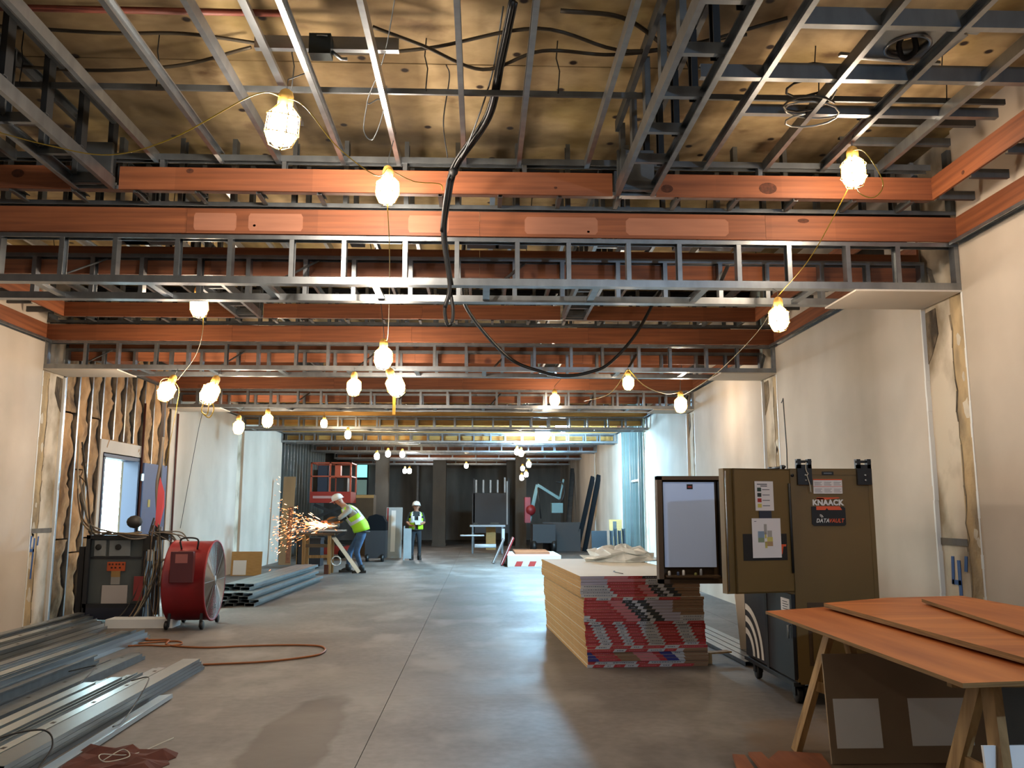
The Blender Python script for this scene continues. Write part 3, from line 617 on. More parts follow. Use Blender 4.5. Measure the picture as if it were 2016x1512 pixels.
mb = MB(); mb.ball((-.225, 1.33, -.60), .038, 8); mb.build('tape_wrap', BLACK, t)
mb = MB(); mb.tube(curve_pts(rel([(.13, 5.1, 4.72), (.06, 5.6, 4.5), (-.09, 6.05, 4.25), (-.17, 6.25, 4.17)], (0, 5, 4.7)), 6), .006, 5); mb.build('messenger_wire', STEEL_OLD, t)
cable('feeder_cable', [(-.165, 8.2, 4.335), (-.2, 8.6, 3.8), (-.114, 9.2, 3.62), (.333, 10.4, 3.37), (.713, 10.5, 3.22), (1.031, 10.5, 3.157), (1.35, 10.5, 3.204), (1.608, 10.5, 3.322), (1.936, 10.5, 3.681), (2.205, 10.5, 4.144), (2.33, 10.5, 4.335)], .022, RUBBER, 'black feeder cable sagging under the second coffer', 'cable')
# ------------------------------------------------------------ measuring helper: image point + known depth -> place in the room
_R = (Matrix.Rotation(-YAW, 3, 'Z') @ Matrix.Rotation(math.pi / 2 + PITCH, 3, 'X'))
def at(px, py, y=None, z=None, x=None):
    d = _R @ Vector(((px - 1008) / FPX, -(py - 756) / FPX, -1.0))
    t = y / d.y if y is not None else ((z - 1.5) / d.z if z is not None else x / d.x)
    return Vector((0, 0, 1.5)) + d * t
# ------------------------------------------------------------ string of caged work lights
BULB = mat('lit_bulb', '#ffe6c8', emit=BULB_E); BULBW = mat('lit_bulb_white', '#ffefdc', emit=BULB_E * 1.9)
BULBF = mat('lit_far_bulb', '#ffe2b8', emit=BULB_E * .8)
GUARD = mat('yellow_guard', '#e6b45a', .45)
mb = MB(); mb.lathe([(.02, .06), (.045, .05), (.063, .025), (.066, -.02), (.064, -.06), (.05, -.09), (.02, -.103)], 10); ME_BULB = mb.mesh('bulb', BULB)
ME_BULBW = mb.mesh('bulb', BULBW); ME_BULBF = mb.mesh('bulb', BULBF)
mb = MB(); mb.lathe([(.03, .055), (.034, .06), (.034, .11), (.026, .13), (.012, .14)], 10); ME_SOCK = mb.mesh('socket', GUARD)
mb = MB()
for k in range(6):
    a = k * math.pi / 3; c, s = math.cos(a), math.sin(a)
    mb.tube([(c * .033, s * .033, .07), (c * .072, s * .072, .03), (c * .075, s * .075, -.05), (c * .05, s * .05, -.105), (c * .012, s * .012, -.118)], .0028, 4)
for r, z in ((.073, .025), (.0755, -.05)): mb.tube([(r * math.cos(a * .5236), r * math.sin(a * .5236), z) for a in range(12)], .0028, 4, closed=True)
ME_GUARD = mb.mesh('guard', GUARD)
def bulb(px, py, Y, label, me=ME_BULB, tilt=(0, 0), guard=True, s=1.0):
    p = at(px, py, y=Y)
    t = thing('work_light', label, 'work light', p, group='string of caged work lights'); t.rotation_euler = (tilt[0], tilt[1], 0); t.scale = (s, s, s)
    obj('bulb', me, t); obj('socket', ME_SOCK, t)
    if guard: obj('guard', ME_GUARD, t)
    # wire up to what carries it: the nearest soffit track or furring channel
    xs = [-2.62, -2.13, -1.64, -1.15, -.665, -.165, .316, .842, 1.86, 2.33, 2.846, 3.3, -3.75, -4.25, -4.75, -5.2]
    e = Vector((min(xs[::2] if Y > 20.9 else xs, key=lambda v: abs(v - p.x)), p.y, 4.335))
    for k in range(8):
        for yt in (beamY(k) + .045, beamY(k) + .615):
            if abs(p.y - yt) < .9 and p.z < beamZ(k) and abs(p.y - yt) < abs(p.y - e.y) + (.9 if e.z > 4 else 0): e = Vector((p.x, yt, beamZ(k) + .002))
    M = (Matrix.Translation(p) @ Euler((tilt[0], tilt[1], 0)).to_matrix().to_4x4() @ Matrix.Scale(s, 4)).inverted(); e = M @ (e + (e - p).normalized() * .02)
    mb = MB(); mb.tube([(0, 0, .125), (0, 0, .18), e], .003, 4); mb.build('hanger_wire', STEEL_OLD, t)
    return p
B1 = bulb(557, 240, 5.3, 'largest and brightest caged bulb, high up left with a yellow cord either side', ME_BULBW, (.25, .15), True, 1.5)
B2 = bulb(763, 368, 6.2, 'caged bulb in front of the near red plywood bands, right of the brightest bulb', ME_BULBW, s=1.2)
B3 = bulb(1680, 333, 6.1, 'caged bulb with a cord loop in front of the plywood bands on the right', s=1.3)
B4 = bulb(1533, 622, 6.85, 'caged bulb hanging over the open tool cabinet, below the gypsum soffit', s=1.15)
B5 = bulb(755, 700, 8.9, 'caged bulb at the end of the long vertical cord', ME_BULBW, s=1.3)
B6 = bulb(392, 598, 8.2, 'caged bulb hung from the near soffit on the left', tilt=(.3, 0), s=1.2)
B7 = bulb(330, 766, 11.3, 'tilted caged bulb with a yellow cord loop in front of the insulated wall', tilt=(.2, .5), s=1.5)
B8 = bulb(415, 770, 11.2, 'caged bulb with a bunched yellow cord under it', tilt=(-.2, .3), s=1.6)
B9 = bulb(697, 758, 11.4, 'caged bulb just left of the one trailing yellow tape', s=1.3)
B10 = bulb(777, 755, 11.3, 'caged bulb trailing a strip of yellow tape', ME_BULBW, (.2, -.4), s=1.6)
B11 = bulb(1237, 751, 11.4, 'small caged bulb under the second soffit, right half', s=1.05)
B12 = bulb(1340, 793, 13.6, 'caged bulb beside the right wall beyond the second soffit', s=1.4)
B13 = bulb(1092, 785, 15.6, 'caged bulb above the cool floods', s=1.3)
B14 = bulb(470, 838, 15.9, 'caged bulb at the top of the white left wall', s=1.4)
B15 = bulb(527, 825, 16.1, 'caged bulb next to the white left wall end', s=1.4)
far = [(638, 832, 19.5, 'small yellow far bulb over the sparks'), (685, 854, 20.5, 'small yellow far bulb over the bent worker'), (742, 897, 25, 'far bulb, leftmost of the close row of three'), (764, 892, 25.6, 'far bulb, middle of the close row of three'), (792, 893, 26.3, 'far bulb, rightmost of the close row of three'),
       (806, 926, 31, 'far bulb hanging low left of the standing worker\'s beam'), (797, 926, 33, 'tiny far bulb beside the low one'), (918, 916, 34, 'lone far bulb in the middle of the dark end'), (1018, 888, 25, 'far bulb, upper of a pair below the floods'), (1026, 891, 25.5, 'far bulb, lower of a pair below the floods'),
       (1041, 913, 27, 'far bulb, largest of the string right of the dark end'), (1027, 939, 30, 'far bulb, lowest of the string right of the dark end'), (1036, 933, 31, 'far bulb just above the lowest one'), (1029, 921, 33, 'smallest far bulb of the string right of the dark end')]
for px, py, Y, lab in far: bulb(px, py, Y, lab, ME_BULBF, guard=False, s=1.15)
def cord(pts, lab, r=.0038, m=YELLOW): return tag(MB().tube(curve_pts(pts, 8), r, 6).build('light_cord', m), lab, 'cord')
up = Vector((0, 0, .17))
cord([at(-40, 250, y=5.6), at(90, 285, y=5.4), at(215, 305, y=5.2), at(340, 272, y=5.0), at(500, 187, y=4.9), B1 + up], 'yellow cord sagging from the left to the brightest bulb')
cord([B1 + up, at(600, 210, y=5.0), at(665, 290, y=5.3), at(740, 345, y=5.7), B2 + up * .9], 'yellow cord between the brightest bulb and the next')
cord([B2 + up * .9, at(770, 335, y=5.7), at(815, 357, y=5.9), at(865, 362, y=6.2), at(872, 375, y=6.4)], 'pale cord from a caged bulb to the black feeder')
cord([B2 - up * .6, at(767, 500, y=7.0), at(766, 600, y=8.0), at(763, 665, y=8.7), B5 + up], 'long cord dropping straight down to a caged bulb')
cord([B3 + up * .9, at(1703, 300, y=5.65), at(1738, 358, y=5.6), at(1722, 388, y=5.6), at(1692, 380, y=5.6), B3 - up * .5], 'yellow cord loop around the right hand caged bulb')
cord([B3 - up * .4, at(1600, 500, y=6.3), B4 + up], 'cord running down from the right bulb to the one over the cabinet')
cord([B4 + up, at(1490, 655, y=8.5), at(1410, 735, y=11.5), at(1350, 775, y=13.3), B12 + up], 'cord from the bulb over the cabinet along to the right wall bulb')
cord([B6 + up, at(400, 640, y=8.4), at(385, 700, y=9.8), at(350, 748, y=11.2)], 'thin cord hanging from the left soffit bulb')
cord([at(313, 765, y=11.3), at(318, 748, y=11.2), at(335, 746, y=11.2), at(352, 765, y=11.25), at(348, 800, y=11.3), at(335, 870, y=11.4), at(325, 920, y=11.5)], 'yellow cord looped over the tilted bulb and trailing down')
cord([B8, at(402, 790, y=11.1), at(397, 810, y=11.1), at(408, 815, y=11.1), at(413, 790, y=11.1), at(421, 805, y=11.1), at(412, 822, y=11.1), at(400, 815, y=11.1)], 'bunched yellow cord under a left caged bulb', .008)
cord([at(398, 815, y=11.1), at(390, 850, y=11.4), at(375, 930, y=11.8), at(355, 1040, y=12.2)], 'thin grey wire trailing down from the bunched cord to the fan', .004, STEEL_OLD)
cord([B12 + up, at(1310, 775, y=13), at(1270, 760, y=12.2), B11 + up], 'drooping cord between two bulbs under the second soffit', .007)
cord([B11 + up, at(1200, 775, y=13), at(1150, 790, y=15)], 'cord running back from the second soffit bulb', .006)
tp = MB()
tp.box(-.02, .02, -.002, .002, -.42, -.1); tp.box(-.09, .02, -.003, .001, -.12, -.085)
t = tp.build('tape_strip', mat('yellow_tape', '#e0a020', .5)); t.location = B10 + Vector((0, -.02, 0)); tag(t, 'strip of yellow tape dangling from a caged bulb', 'tape')
# ------------------------------------------------------------ cool flood fixtures
FLOOD = mat('lit_flood', '#a6dcff', emit=FLOOD_E)
for (px, py, Y), lab in (((1108, 832, 21.9), 'upper cool white flood lamp glaring among the far studs'), ((1068, 850, 22.6), 'lower cool white flood lamp left of the upper one')):
    p = at(px, py, y=Y); t = thing('flood_light', lab, 'flood light', p, group='cool flood lights')
    mb = MB(); mb.lathe([(.02, .16), (.16, .10), (.20, 0), (.21, -.04)], 14); mb.build('reflector', WHITE, t)
    mb = MB(); mb.ball((0, 0, -.06), .2, 10); mb.build('lens', FLOOD, t)
    xh = min([-2.62, -1.64, -.665, .316, 1.86, 2.846], key=lambda v: abs(v - p.x)); MB().bar((0, 0, .14), (xh - p.x, .0, 4.34 - p.z), .03, .03, up=(0, 1, 0)).build('bracket', STEEL, t)
# ------------------------------------------------------------ stack of gypsum bundles
TAPE = [mat('tape_red', '#9c2a2c', .6), mat('tape_white', '#a9a9ae', .6), mat('tape_black', '#26292b', .6), mat('tape_kraft', '#7d6048', .8), mat('tape_blue', '#25286e', .6), mat('tape_pink', '#b26a6e', .6), mat('tape_lavender', '#9d97a6', .6)]
FACEM = mat('gypsum_face', '#d3d0c4', .8, 0, .05, (2, 2, 2))
R_, W_, K_, F_, B_, P_, V_ = range(7)
def tape_rows():
    rows = []                              # bottom to top: (segments of (end fraction, colour), slant)
    A = lambda s: [(.06 + s, R_), (.16 + s, W_), (.26 + s, R_), (.34 + s, W_), (.46 + s, R_), (.60 + s, W_), (.76 + s, R_), (.88 + s, W_), (1, R_)]
    rows.append([(.05, W_), (.14, R_), (.22, W_), (.31, R_), (.42, W_), (.60, R_), (.70, W_), (.88, R_), (1, F_)])
    rows.append([(.06, R_), (.18, W_), (.40, W_), (.50, R_), (.80, W_), (1, F_)])
    for i in range(3): s = .025 * (2 - i); rows.append([(.04 + s, B_), (.22 + s, R_), (.38 + s, F_), (.54 + s, P_), (.60 + s, R_), (.70 + s, B_), (.80, W_), (1, F_)])
    rows.append([(.22, R_), (.32, W_), (.50, R_), (.64, W_), (.74, R_), (.80, W_), (1, F_)])
    rows.append([(.07, R_), (.19, W_), (.36, R_), (.46, W_), (.64, R_), (.76, W_), (1, R_)])
    for i in range(8): rows.append(A(-.012 * (i - 5)))
    for i in range(7): s = .028 * (6 - i) * .9; rows.append([(max(.005, .10 - .05 * i), W_)] * (1 if i < 2 else 0) + [(.20 + s, R_), (.32 + s, P_), (.40 + s, K_), (.445 + s, W_), (.52 + s, K_), (.80 - (.06 if i > 2 else 0), V_), (1, F_ if i > 1 else W_)])
    rows.append([(.10, R_), (.22, W_), (.32, R_), (.40, W_), (.50, R_), (.62, W_), (.80, R_), (1, F_)])
    for i in range(4): s = -.025 * i; rows.append([(.30 + s, W_), (.55 + s, R_), (.64 + s, P_), (.72 + s, K_), (.77 + s, W_), (.84 + s, K_), (1, F_)])
    for i in range(2): rows.append([(.22, V_), (.54, P_ if i else R_), (.70, W_), (.78, K_), (1, F_)])
    rows.append([(.20, V_), (.40, P_), (.52, R_), (.72, K_), (1, F_)])
    return rows
ROWS = tape_rows(); NB = len(ROWS); TH = .86 / NB
ORDN = ['bottom', 'second', 'third', 'fourth', 'fifth', 'sixth', 'seventh', 'eighth', 'ninth', 'tenth', 'eleventh', 'twelfth', 'thirteenth', 'fourteenth', 'fifteenth', 'sixteenth', 'seventeenth', 'eighteenth', 'nineteenth', 'twentieth', 'twenty-first', 'twenty-second', 'twenty-third', 'twenty-fourth', 'twenty-fifth', 'twenty-sixth', 'twenty-seventh', 'twenty-eighth', 'twenty-ninth', 'thirtieth']
rnd = random.Random(3); SW, SL = 1.19, 3.0
mb = MB(); mb.box(.0, SW, 0.004, SL, .0012, TH - .0012); 
ME_BUN = {}
def bun_mesh(face):
    if face not in ME_BUN:
        b = MB(); b.mi = 0; b.box(0, SW, .0, SL, .001, TH - .001)
        me = b.mesh('sheets', [KRAFT, FACEM])
        for p in me.polygons:
            if abs(p.normal.z) > .9: p.material_index = 1
        ME_BUN[face] = me
    return ME_BUN[face]
for i, segs in enumerate(ROWS):
    lift = (0 if i < 7 else 1 if i < 14 else 2 if i < 23 else 3)
    dx = [.0, -.015, -.03, -.055][lift] + rnd.uniform(-.006, .006); dy = [.0, .01, -.012, .02][lift] + rnd.uniform(-.008, .008)
    colr = 'red and blue' if 2 <= i < 5 else 'red and white' if i < 15 else 'red and black' if i < 27 else 'grey and pink'
    lab = ('topmost' if i == NB - 1 else ORDN[i]) + ' gypsum bundle of the tall stack' + (' counting from the floor' if 0 < i < NB - 1 else '') + ', %s end tape' % colr
    t = thing('gypsum_bundle', lab, 'drywall', (1.035 + dx, 8.47 + dy, i * TH), math.radians(3.2), group='gypsum bundles in the tall stack')
    obj('sheets', bun_mesh(0), t)
    mb = MB(); x = 0.0; e = -.0012; zt = TH - .0015; sl = .022 if i < 15 else .012; sgn = 1 if i < 15 else -1
    prev = 0.0
    for q, (fr_, c) in enumerate(segs):
        x1 = SW * fr_
        if x1 <= prev + .002: continue
        mb.mi = c; s0 = sl if q else 0; s1 = sl if fr_ < 1 else 0
        if i in (2, 3, 4): s0 = -s0; s1 = -s1
        mb.add([(prev - s0 / 2, e, .001), (x1 - s1 / 2, e, .001), (x1 + s1 / 2, e, zt), (prev + s0 / 2, e, zt)], [(0, 1, 2, 3)])
        if c in (R_, W_, K_) and x1 - prev > .09:         # rows of fine illegible print
            mb.mi = P_ if c == R_ else (K_ if c == W_ else V_); xx = prev + .03
            while xx < x1 - .04:
                ww = rnd.uniform(.008, .022); mb.add([(xx, e - .0006, TH * .38), (xx + ww, e - .0006, TH * .38), (xx + ww, e - .0006, TH * .58), (xx, e - .0006, TH * .58)], [(0, 1, 2, 3)]); xx += ww + .006
        prev = x1
    mb.build('end_tape', TAPE, t)
# scrap on the floor at the stack's right, pallet piece
t = thing('board_scrap', 'thin wood scrap sticking out right of the drywall stack', 'scrap', (2.26, 8.7, 0), .3)
MB().box(-.06, .25, -.05, .05, .09, .105).box(-.06, .02, -.05, .05, 0, .09).build('board', LUMBER, t)
# crumpled plastic bag on top of the stack
rb = random.Random(5); mb = MB(); n = 16; m_ = 9; vs = []; fs = []
for i in range(m_ + 1):
    for j in range(n):
        a = 2 * math.pi * j / n; r = math.sin(math.pi / 2 * i / m_); h = math.cos(math.pi / 2 * i / m_)
        k = 1 + rb.uniform(-.18, .18)
        vs.append((.48 * r * math.cos(a) * k, .36 * r * math.sin(a) * k, max(.0, .17 * h * (1 + rb.uniform(-.3, .3))) if i < m_ else 0))
for i in range(m_):
    for j in range(n): fs.append((i * n + j, i * n + (j + 1) % n, (i + 1) * n + (j + 1) % n, (i + 1) * n + j))
mb.add(vs, fs, False)
PLASTIC = mat('clear_plastic', '#eef6f8', .15, 0, .3, (5, 5, 5)); PLASTIC.node_tree.nodes['Principled BSDF'].inputs['Transmission Weight'].default_value = .05
o = mb.build('plastic_sheet', PLASTIC); o.location = (1.78, 11.0, .862); tag(o, 'crumpled clear plastic sheet on the back of the drywall stack', 'plastic sheet')
mb = MB(); mb.tube(curve_pts([(1.44, 8.75, .864), (1.40, 8.85, .868), (1.39, 9.05, .866), (1.42, 9.15, .864)], 5), .004, 5); tag(mb.build('wire_scrap', STEEL_DARK), 'short bent wire lying on the drywall stack', 'wire')
# ------------------------------------------------------------ tool cabinet
TAN = mat('tan_powder_coat', '#6b5429', .55, 0, .12, (2, 2, 2)); TAND = mat('dark_tan_inside', '#4a3620', .6, 0, .15, (3, 3, 3))
PANELK = mat('black_panel', '#17171a', .5, 0, .2, (4, 4, 4)); BOARD = mat('marker_board', '#b6cdf8', .3)  # the board's blue tint stands for cool light falling on it
PAPER = mat('paper', '#d9d4d2', .8); INK = mat('ink', '#4a4a50', .8)
CB = (2.48, 6.80, 0); c = thing('tool_cabinet', 'tall tan steel tool cabinet on casters with its upper doors swung open', 'cabinet', CB)
CW, CL, C0, C1 = .665, 1.25, .16, 1.83
def mbx(*a): return MB().box(*a)
mb = MB(); t_ = .02
mb.box(0, CW, 0, t_, C0, C1); mb.box(0, CW, CL - t_, CL, C0, C1); mb.box(CW - t_, CW - .001, .021, CL - .021, C0 + .001, C1 - .001); mb.box(.002, CW - .002, .002, CL - .002, C0 + .001, C0 + .03); mb.box(.002, CW - .002, .002, CL - .002, C1 - .02, C1 - .001); mb.box(.022, CW - .022, .022, CL - .022, .83, .858)
mb.build('body', TAN, c)
mbx(.02, CW - .02, .02, CL - .02, .86, .89).build('inner_shelf', TAND, c)
mbx(.03, .30, .05, CL - .05, 1.3, 1.32).build('inner_shelf', TAND, c)
mbx(.45, .46, .05, CL - .05, .9, 1.78).build('inner_panel', PANELK, c)
mb = MB()
for z in (C0, C1 - .04): mb.box(-.004, .0, 0, CL, z, z + .04); 
mb.box(0, CW, -.003, 0, C1 - .05, C1); mb.box(CW - .03, CW + .004, -.004, 0, C0, C1); mb.build('edge_trim', TAN, c)
# lower black doors and their face
ld = mbx(-.03, .0, .015, .615, .19, .84).build('lower_door', PANELK, c); mbx(-.036, -.03, .05, .24, .70, .80).build('label_plate', PAPER, ld)
mb = MB()
for q in range(4): mb.box(-.0372, -.036, .07 + .02 * (q % 2), .2, .715 + .019 * q, .721 + .019 * q)
mb.build('print', INK, ld)
MB().tube([(-.03, .06, .6), (-.05, .06, .6), (-.05, .06, .5)], .01, 6).build('latch', STEEL, ld)
ld2 = mbx(-.03, .0, .635, 1.235, .19, .84).build('lower_door', PANELK, c)
mbx(-.034, -.03, .6, .66, .16, .86).build('door_seam', BLACK, c)
sw = MB()                                              # white signal arcs on the far lower door
for r in (.20, .32, .44):
    n = 12; a0, a1 = math.radians(92), math.radians(178)
    ring = []
    for q in range(n + 1):
        a = a0 + (a1 - a0) * q / n
        ring.append(((-.0315, 1.235 + r * math.cos(a), .20 + 0.9 * r * math.sin(a)), (-.0315, 1.235 + (r + .06) * math.cos(a), .20 + .9 * (r + .06) * math.sin(a))))
    for (p, q_), (p2, q2) in zip(ring, ring[1:]): sw.quad(p, q_, q2, p2)
sw.build('signal_arcs', mat('white_decal', '#cfcac2', .6), ld2)
mbx(-.045, .01, 0, CL, .145, .175).build('base_rail', STEEL_DARK, c)
for i, (x, y) in enumerate(((.03, .12), (.03, CL - .15), (CW - .1, .12), (CW - .1, CL - .15))):
    k = MB(); k.box(x - .04, x + .04, y - .05, y + .05, .13, .145); k.box(x - .035, x - .025, y - .03, y + .03, .06, .13); k.box(x + .025, x + .035, y - .03, y + .03, .06, .13)
    cs = k.build('caster', STEEL_DARK, c); k = MB(); k.lathe([(.03, -.02), (.062, -.02), (.065, -.012), (.065, .012), (.062, .02), (.03, .02)], 16, Matrix.Translation((x, y, .065)) @ Matrix.Rotation(math.pi / 2, 4, 'Y')); k.build('wheel', RUBBER, cs)
mbx(.06, .12, .05, .11, .0, .13).build('leveling_foot', STEEL_DARK, c)
# near upper leaf, outside face to the viewer
a = math.radians(180 + 14); M1 = Matrix.Translation((.0, -.01, .86)) @ Matrix.Rotation(a - math.pi, 4, 'Z')
DW, DH = .52, .965
k = MB(); k.box(-DW, 0, 0, .012, 0, DH, M1); k.box(-DW, -DW + .012, 0, .09, 0, DH, M1); k.box(-.012, 0, 0, .09, 0, DH, M1); k.box(-DW, 0, 0, .09, DH - .012, DH, M1); k.box(-DW, 0, 0, .09, 0, .012, M1); k.box(-DW - .07, -DW, .02, .09, .0, DH, M1)
ud = k.build('upper_door', TAN, c)
k = MB(); k.box(-DW + .07, -.06, -.003, .0, .25, .455, M1); k.build('black_band', BLACK, ud)
obj('lettering', text_mesh('lettering', 'T', .10, mat('logo_orange', '#d5532a', .6), .004, .2), ud, M1 @ Matrix.Translation((-.115, -.0045, .33)) @ FACE_CAM)
k = MB(); k.box(-DW + .19, -.165, -.006, -.004, .635, .865, M1); s1 = k.build('notice_sheet', PAPER, ud)
SW4 = [mat('swatch_green', '#33463c', .8), mat('swatch_dark', '#2a332e', .8), mat('swatch_red', '#a2322c', .8), mat('swatch_yellow', '#c8b85a', .8)]
k = MB()
for q in range(4): k.mi = q; k.box(-DW + .21, -DW + .245, -.0075, -.006, .785 - .042 * q, .815 - .042 * q, M1)
k.build('swatches', SW4, s1)
k = MB()
for q in range(4): k.box(-DW + .255, -DW + .32, -.007, -.006, .797 - .042 * q, .802 - .042 * q, M1)
for q in range(2): k.box(-DW + .21 + .03 * q, -DW + .30, -.007, -.006, .838 - .014 * q, .845 - .014 * q, M1)
tag(k.build('print', INK, s1), kind='stuff')
k = MB(); k.box(-DW + .22, -.19, -.006, -.004, .56, .635, M1); k.build('photo_strip', mat('photo_blue', '#272c3e', .6), ud)
k = MB(); k.box(-DW + .15, -.115, -.008, -.005, .27, .575, M1); s2 = k.build('floor_plan', mat('plan_paper', '#dcd8d8', .8), ud)
PL = [mat('plan_grey', '#a39f98', .8), mat('plan_blue', '#7d92a6', .8), mat('plan_green', '#7f9175', .8), mat('plan_yellow', '#c3b866', .8), mat('plan_brown', '#a98a66', .8)]
k = MB()
for ci, x0, x1, z0, z1 in ((0, .125, .15, .43, .51), (1, .07, .125, .405, .455), (2, .07, .125, .37, .405), (3, .13, .145, .40, .45), (3, .15, .20, .375, .41), (0, .155, .195, .41, .46), (4, .13, .20, .34, .375), (3, .13, .15, .325, .37)):
    k.mi = ci; k.box(-DW + .13 + x0, -DW + .13 + x1, -.009, -.008, z0 + .02, z1 + .02, M1)
k.build('coloured_rooms', PL, s2)
k = MB()
for q in range(1): k.box(-DW + .17, -DW + .19 + .02 * (q % 3), -.0088, -.008, .55 - .012 * q, .554 - .012 * q, M1)
tag(k.build('print', INK, s2), kind='stuff')
MB().tube([M1 @ Vector((-.02, -.01, z)) for z in (.15, .85)], .01, 6).build('hinge_rod', STEEL_DARK, ud)
MB().tube([M1 @ Vector((-DW - .065, .0, z)) for z in (.02, DH - .02)], .006, 6).build('edge_rod', STEEL, ud)
# far upper leaf, inside with the marker board to the viewer
FX0, FX1 = -.86, -.02; Y2 = 1.12
k = MB(); k.box(FX0, FX1, Y2, Y2 + .03, .84, 1.81); k.box(FX0, FX0 + .045, Y2 - .08, Y2, .84, 1.81); k.box(FX1 - .045, FX1, Y2 - .08, Y2, .84, 1.81); k.box(FX0, FX1, Y2 - .08, Y2, 1.775, 1.81); k.box(FX0, FX1, Y2 - .08, Y2, .84, .88)
fd = k.build('upper_door', TAND, c)
bd = mbx(FX0 + .06, FX0 + .535, Y2 - .055, Y2 - .03, .985, 1.755).build('marker_board', BOARD, fd)
mbx(FX0 + .28, FX0 + .335, Y2 - .058, Y2 - .055, 1.69, 1.735).build('badge', BLACK, bd)
mbx(FX0 + .29, FX0 + .325, Y2 - .060, Y2 - .058, 1.705, 1.717).build('badge_stripe', mat('badge_red', '#a03028', .6), bd)
mbx(FX0 + .57, FX1 - .06, Y2 - .05, Y2, .90, 1.76).build('inner_box', PANELK, fd)
mbx(FX0 + .06, FX0 + .55, Y2 - .12, Y2 - .03, .90, .915).build('pen_tray', TAND, fd)
for x, w_, col in ((.09, .05, '#b5b0a8'), (.17, .04, '#3a4a6a'), (.22, .06, '#cfcfcf'), (.33, .03, '#7a7a40'), (.38, .07, '#8a8f98')):
    k = MB(); k.lathe([(.012, 0), (.013, .002), (.013, w_ * .5), (.009, w_ * .8)], 8, Matrix.Translation((FX0 + x, Y2 - .09, .915))); k.build('marker_pen', mat('pen' + col, col, .5), fd)
# lifting brackets on top of the near side
for x in (.055, .54):
    k = MB(); k.box(x, x + .115, -.03, -.003, 1.70, 1.86); k.box(x, x + .03, -.03, .02, 1.83, 1.905); k.box(x + .085, x + .115, -.03, .02, 1.83, 1.905)
    br = k.build('lifting_bracket', mat('bracket_black', '#1d1d1f', .45, .3), c)
    k = MB(); k.tube([(x - .005, -.012, 1.885), (x + .12, -.012, 1.885)], .011, 8); k.build('pin', STEEL_DARK, br)
    k = MB()
    for z in (1.735, 1.775): k.lathe([(.009, 0), (.009, .006), (.005, .009)], 8, Matrix.Translation((x + .062, -.03, z)) @ Matrix.Rotation(math.pi / 2, 4, 'X'))
    k.build('bolt', STEEL, br)
k = MB(); k.tube(curve_pts([(.125, -.035, 1.88), (.118, -.04, 1.83), (.125, -.04, 1.80), (.135, -.04, 1.785), (.125, -.04, 1.77), (.145, -.04, 1.70), (.15, -.04, 1.64)], 5), .0035, 5); k.build('tie_wire', mat('string', '#b9b2a2', .7), c)
k = MB(); k.box(-.045, -.02, .05, .09, 1.80, 1.86); k.box(-.045, -.02, .35, .39, 1.80, 1.86); k.tube([(-.03, .02, 1.845), (-.03, .42, 1.845)], .011, 6); k.build('front_bracket', MATS['bracket_black'], c)
# decals on the near side panel
k = MB(); k.box(.26, .355, -.006, -.003, 1.778, 1.806); nb = k.build('name_badge', BLACK, c); k = MB(); k.box(.275, .34, -.007, -.006, 1.787, 1.797); k.build('print', STEEL_OLD, nb)
k = MB(); k.box(.185, .42, -.006, -.003, 1.63, 1.745); wl_ = k.build('warning_sheet', PAPER, c)
k = MB(); k.box(.185, .42, -.0075, -.006, 1.737, 1.745); k.box(.185, .42, -.0075, -.006, 1.685, 1.688); k.build('orange_line', mat('logo_orange', '#d5532a', .6), wl_)
k = MB()
for cx in range(3):
    for r_ in range(2):
        for q in range(3): k.box(.195 + .078 * cx, .255 + .078 * cx - .01 * (q % 2), -.0068, -.006, 1.642 + .055 * r_ + .011 * q, 1.646 + .055 * r_ + .011 * q)
tag(k.build('print', mat('grey_print', '#8f8c8a', .8), wl_), kind='stuff')
k = MB(); k.prism([(.175, 0), (.42, 0), (.435, .012), (.435, .14), (.42, .152), (.16, .152), (.16, .015)], 0, .003, Matrix.Translation((.0, -.003, 1.375)) @ Matrix.Rotation(math.pi / 2, 4, 'X')); lg = k.build('logo_decal', BLACK, c)
LO = mat('logo_orange', '#d5532a', .6); LW = mat('logo_white', '#d8d6d2', .6)
def flat(polys, m, name, dy=-.0075):
    k = MB()
    for p in polys: k.prism(p, 0, .0015, Matrix.Translation((0, dy + .0015, 0)) @ Matrix.Rotation(math.pi / 2, 4, 'X'))
    return k.build(name, m, lg)
flat([[(.205, 1.585), (.285, 1.585), (.285, 1.582), (.395, 1.594), (.385, 1.60), (.21, 1.60)], [(.205, 1.582), (.275, 1.582), (.262, 1.594), (.205, 1.596)]], LO, 'orange_wing')
flat([[(.20, 1.50), (.272, 1.50), (.285, 1.516), (.298, 1.50), (.408, 1.50), (.39, 1.53), (.20, 1.53)]], LO, 'orange_wing')
obj('lettering', text_mesh('lettering', 'KNAACK', .060, LW, .0030, 0, sx=.97), lg, Matrix.Translation((.295, -.008, 1.557)) @ FACE_CAM)
obj('lettering', text_mesh('lettering', 'DATA', .044, LW, .0008, .25, 'RIGHT', .86), lg, Matrix.Translation((.298, -.008, 1.415)) @ FACE_CAM)
obj('lettering', text_mesh('lettering', 'VAULT', .044, LO, .0008, .25, 'LEFT', .86), lg, Matrix.Translation((.296, -.008, 1.415)) @ FACE_CAM)
k = MB()
for r in (.02, .03):
    pts = [(.222 + r * math.cos(math.radians(b)), -.0075, 1.435 + r * math.sin(math.radians(b))) for b in range(15, 100, 17)]
    for p, q in zip(pts, pts[1:]): k.bar(p, q, .005, .001, up=(0, 1, 0))
k.build('signal_arcs', LW, lg)
k = MB(); k.box(.09, .60, -.004, 0, .30, .78); k.build('access_panel', TAND, c)
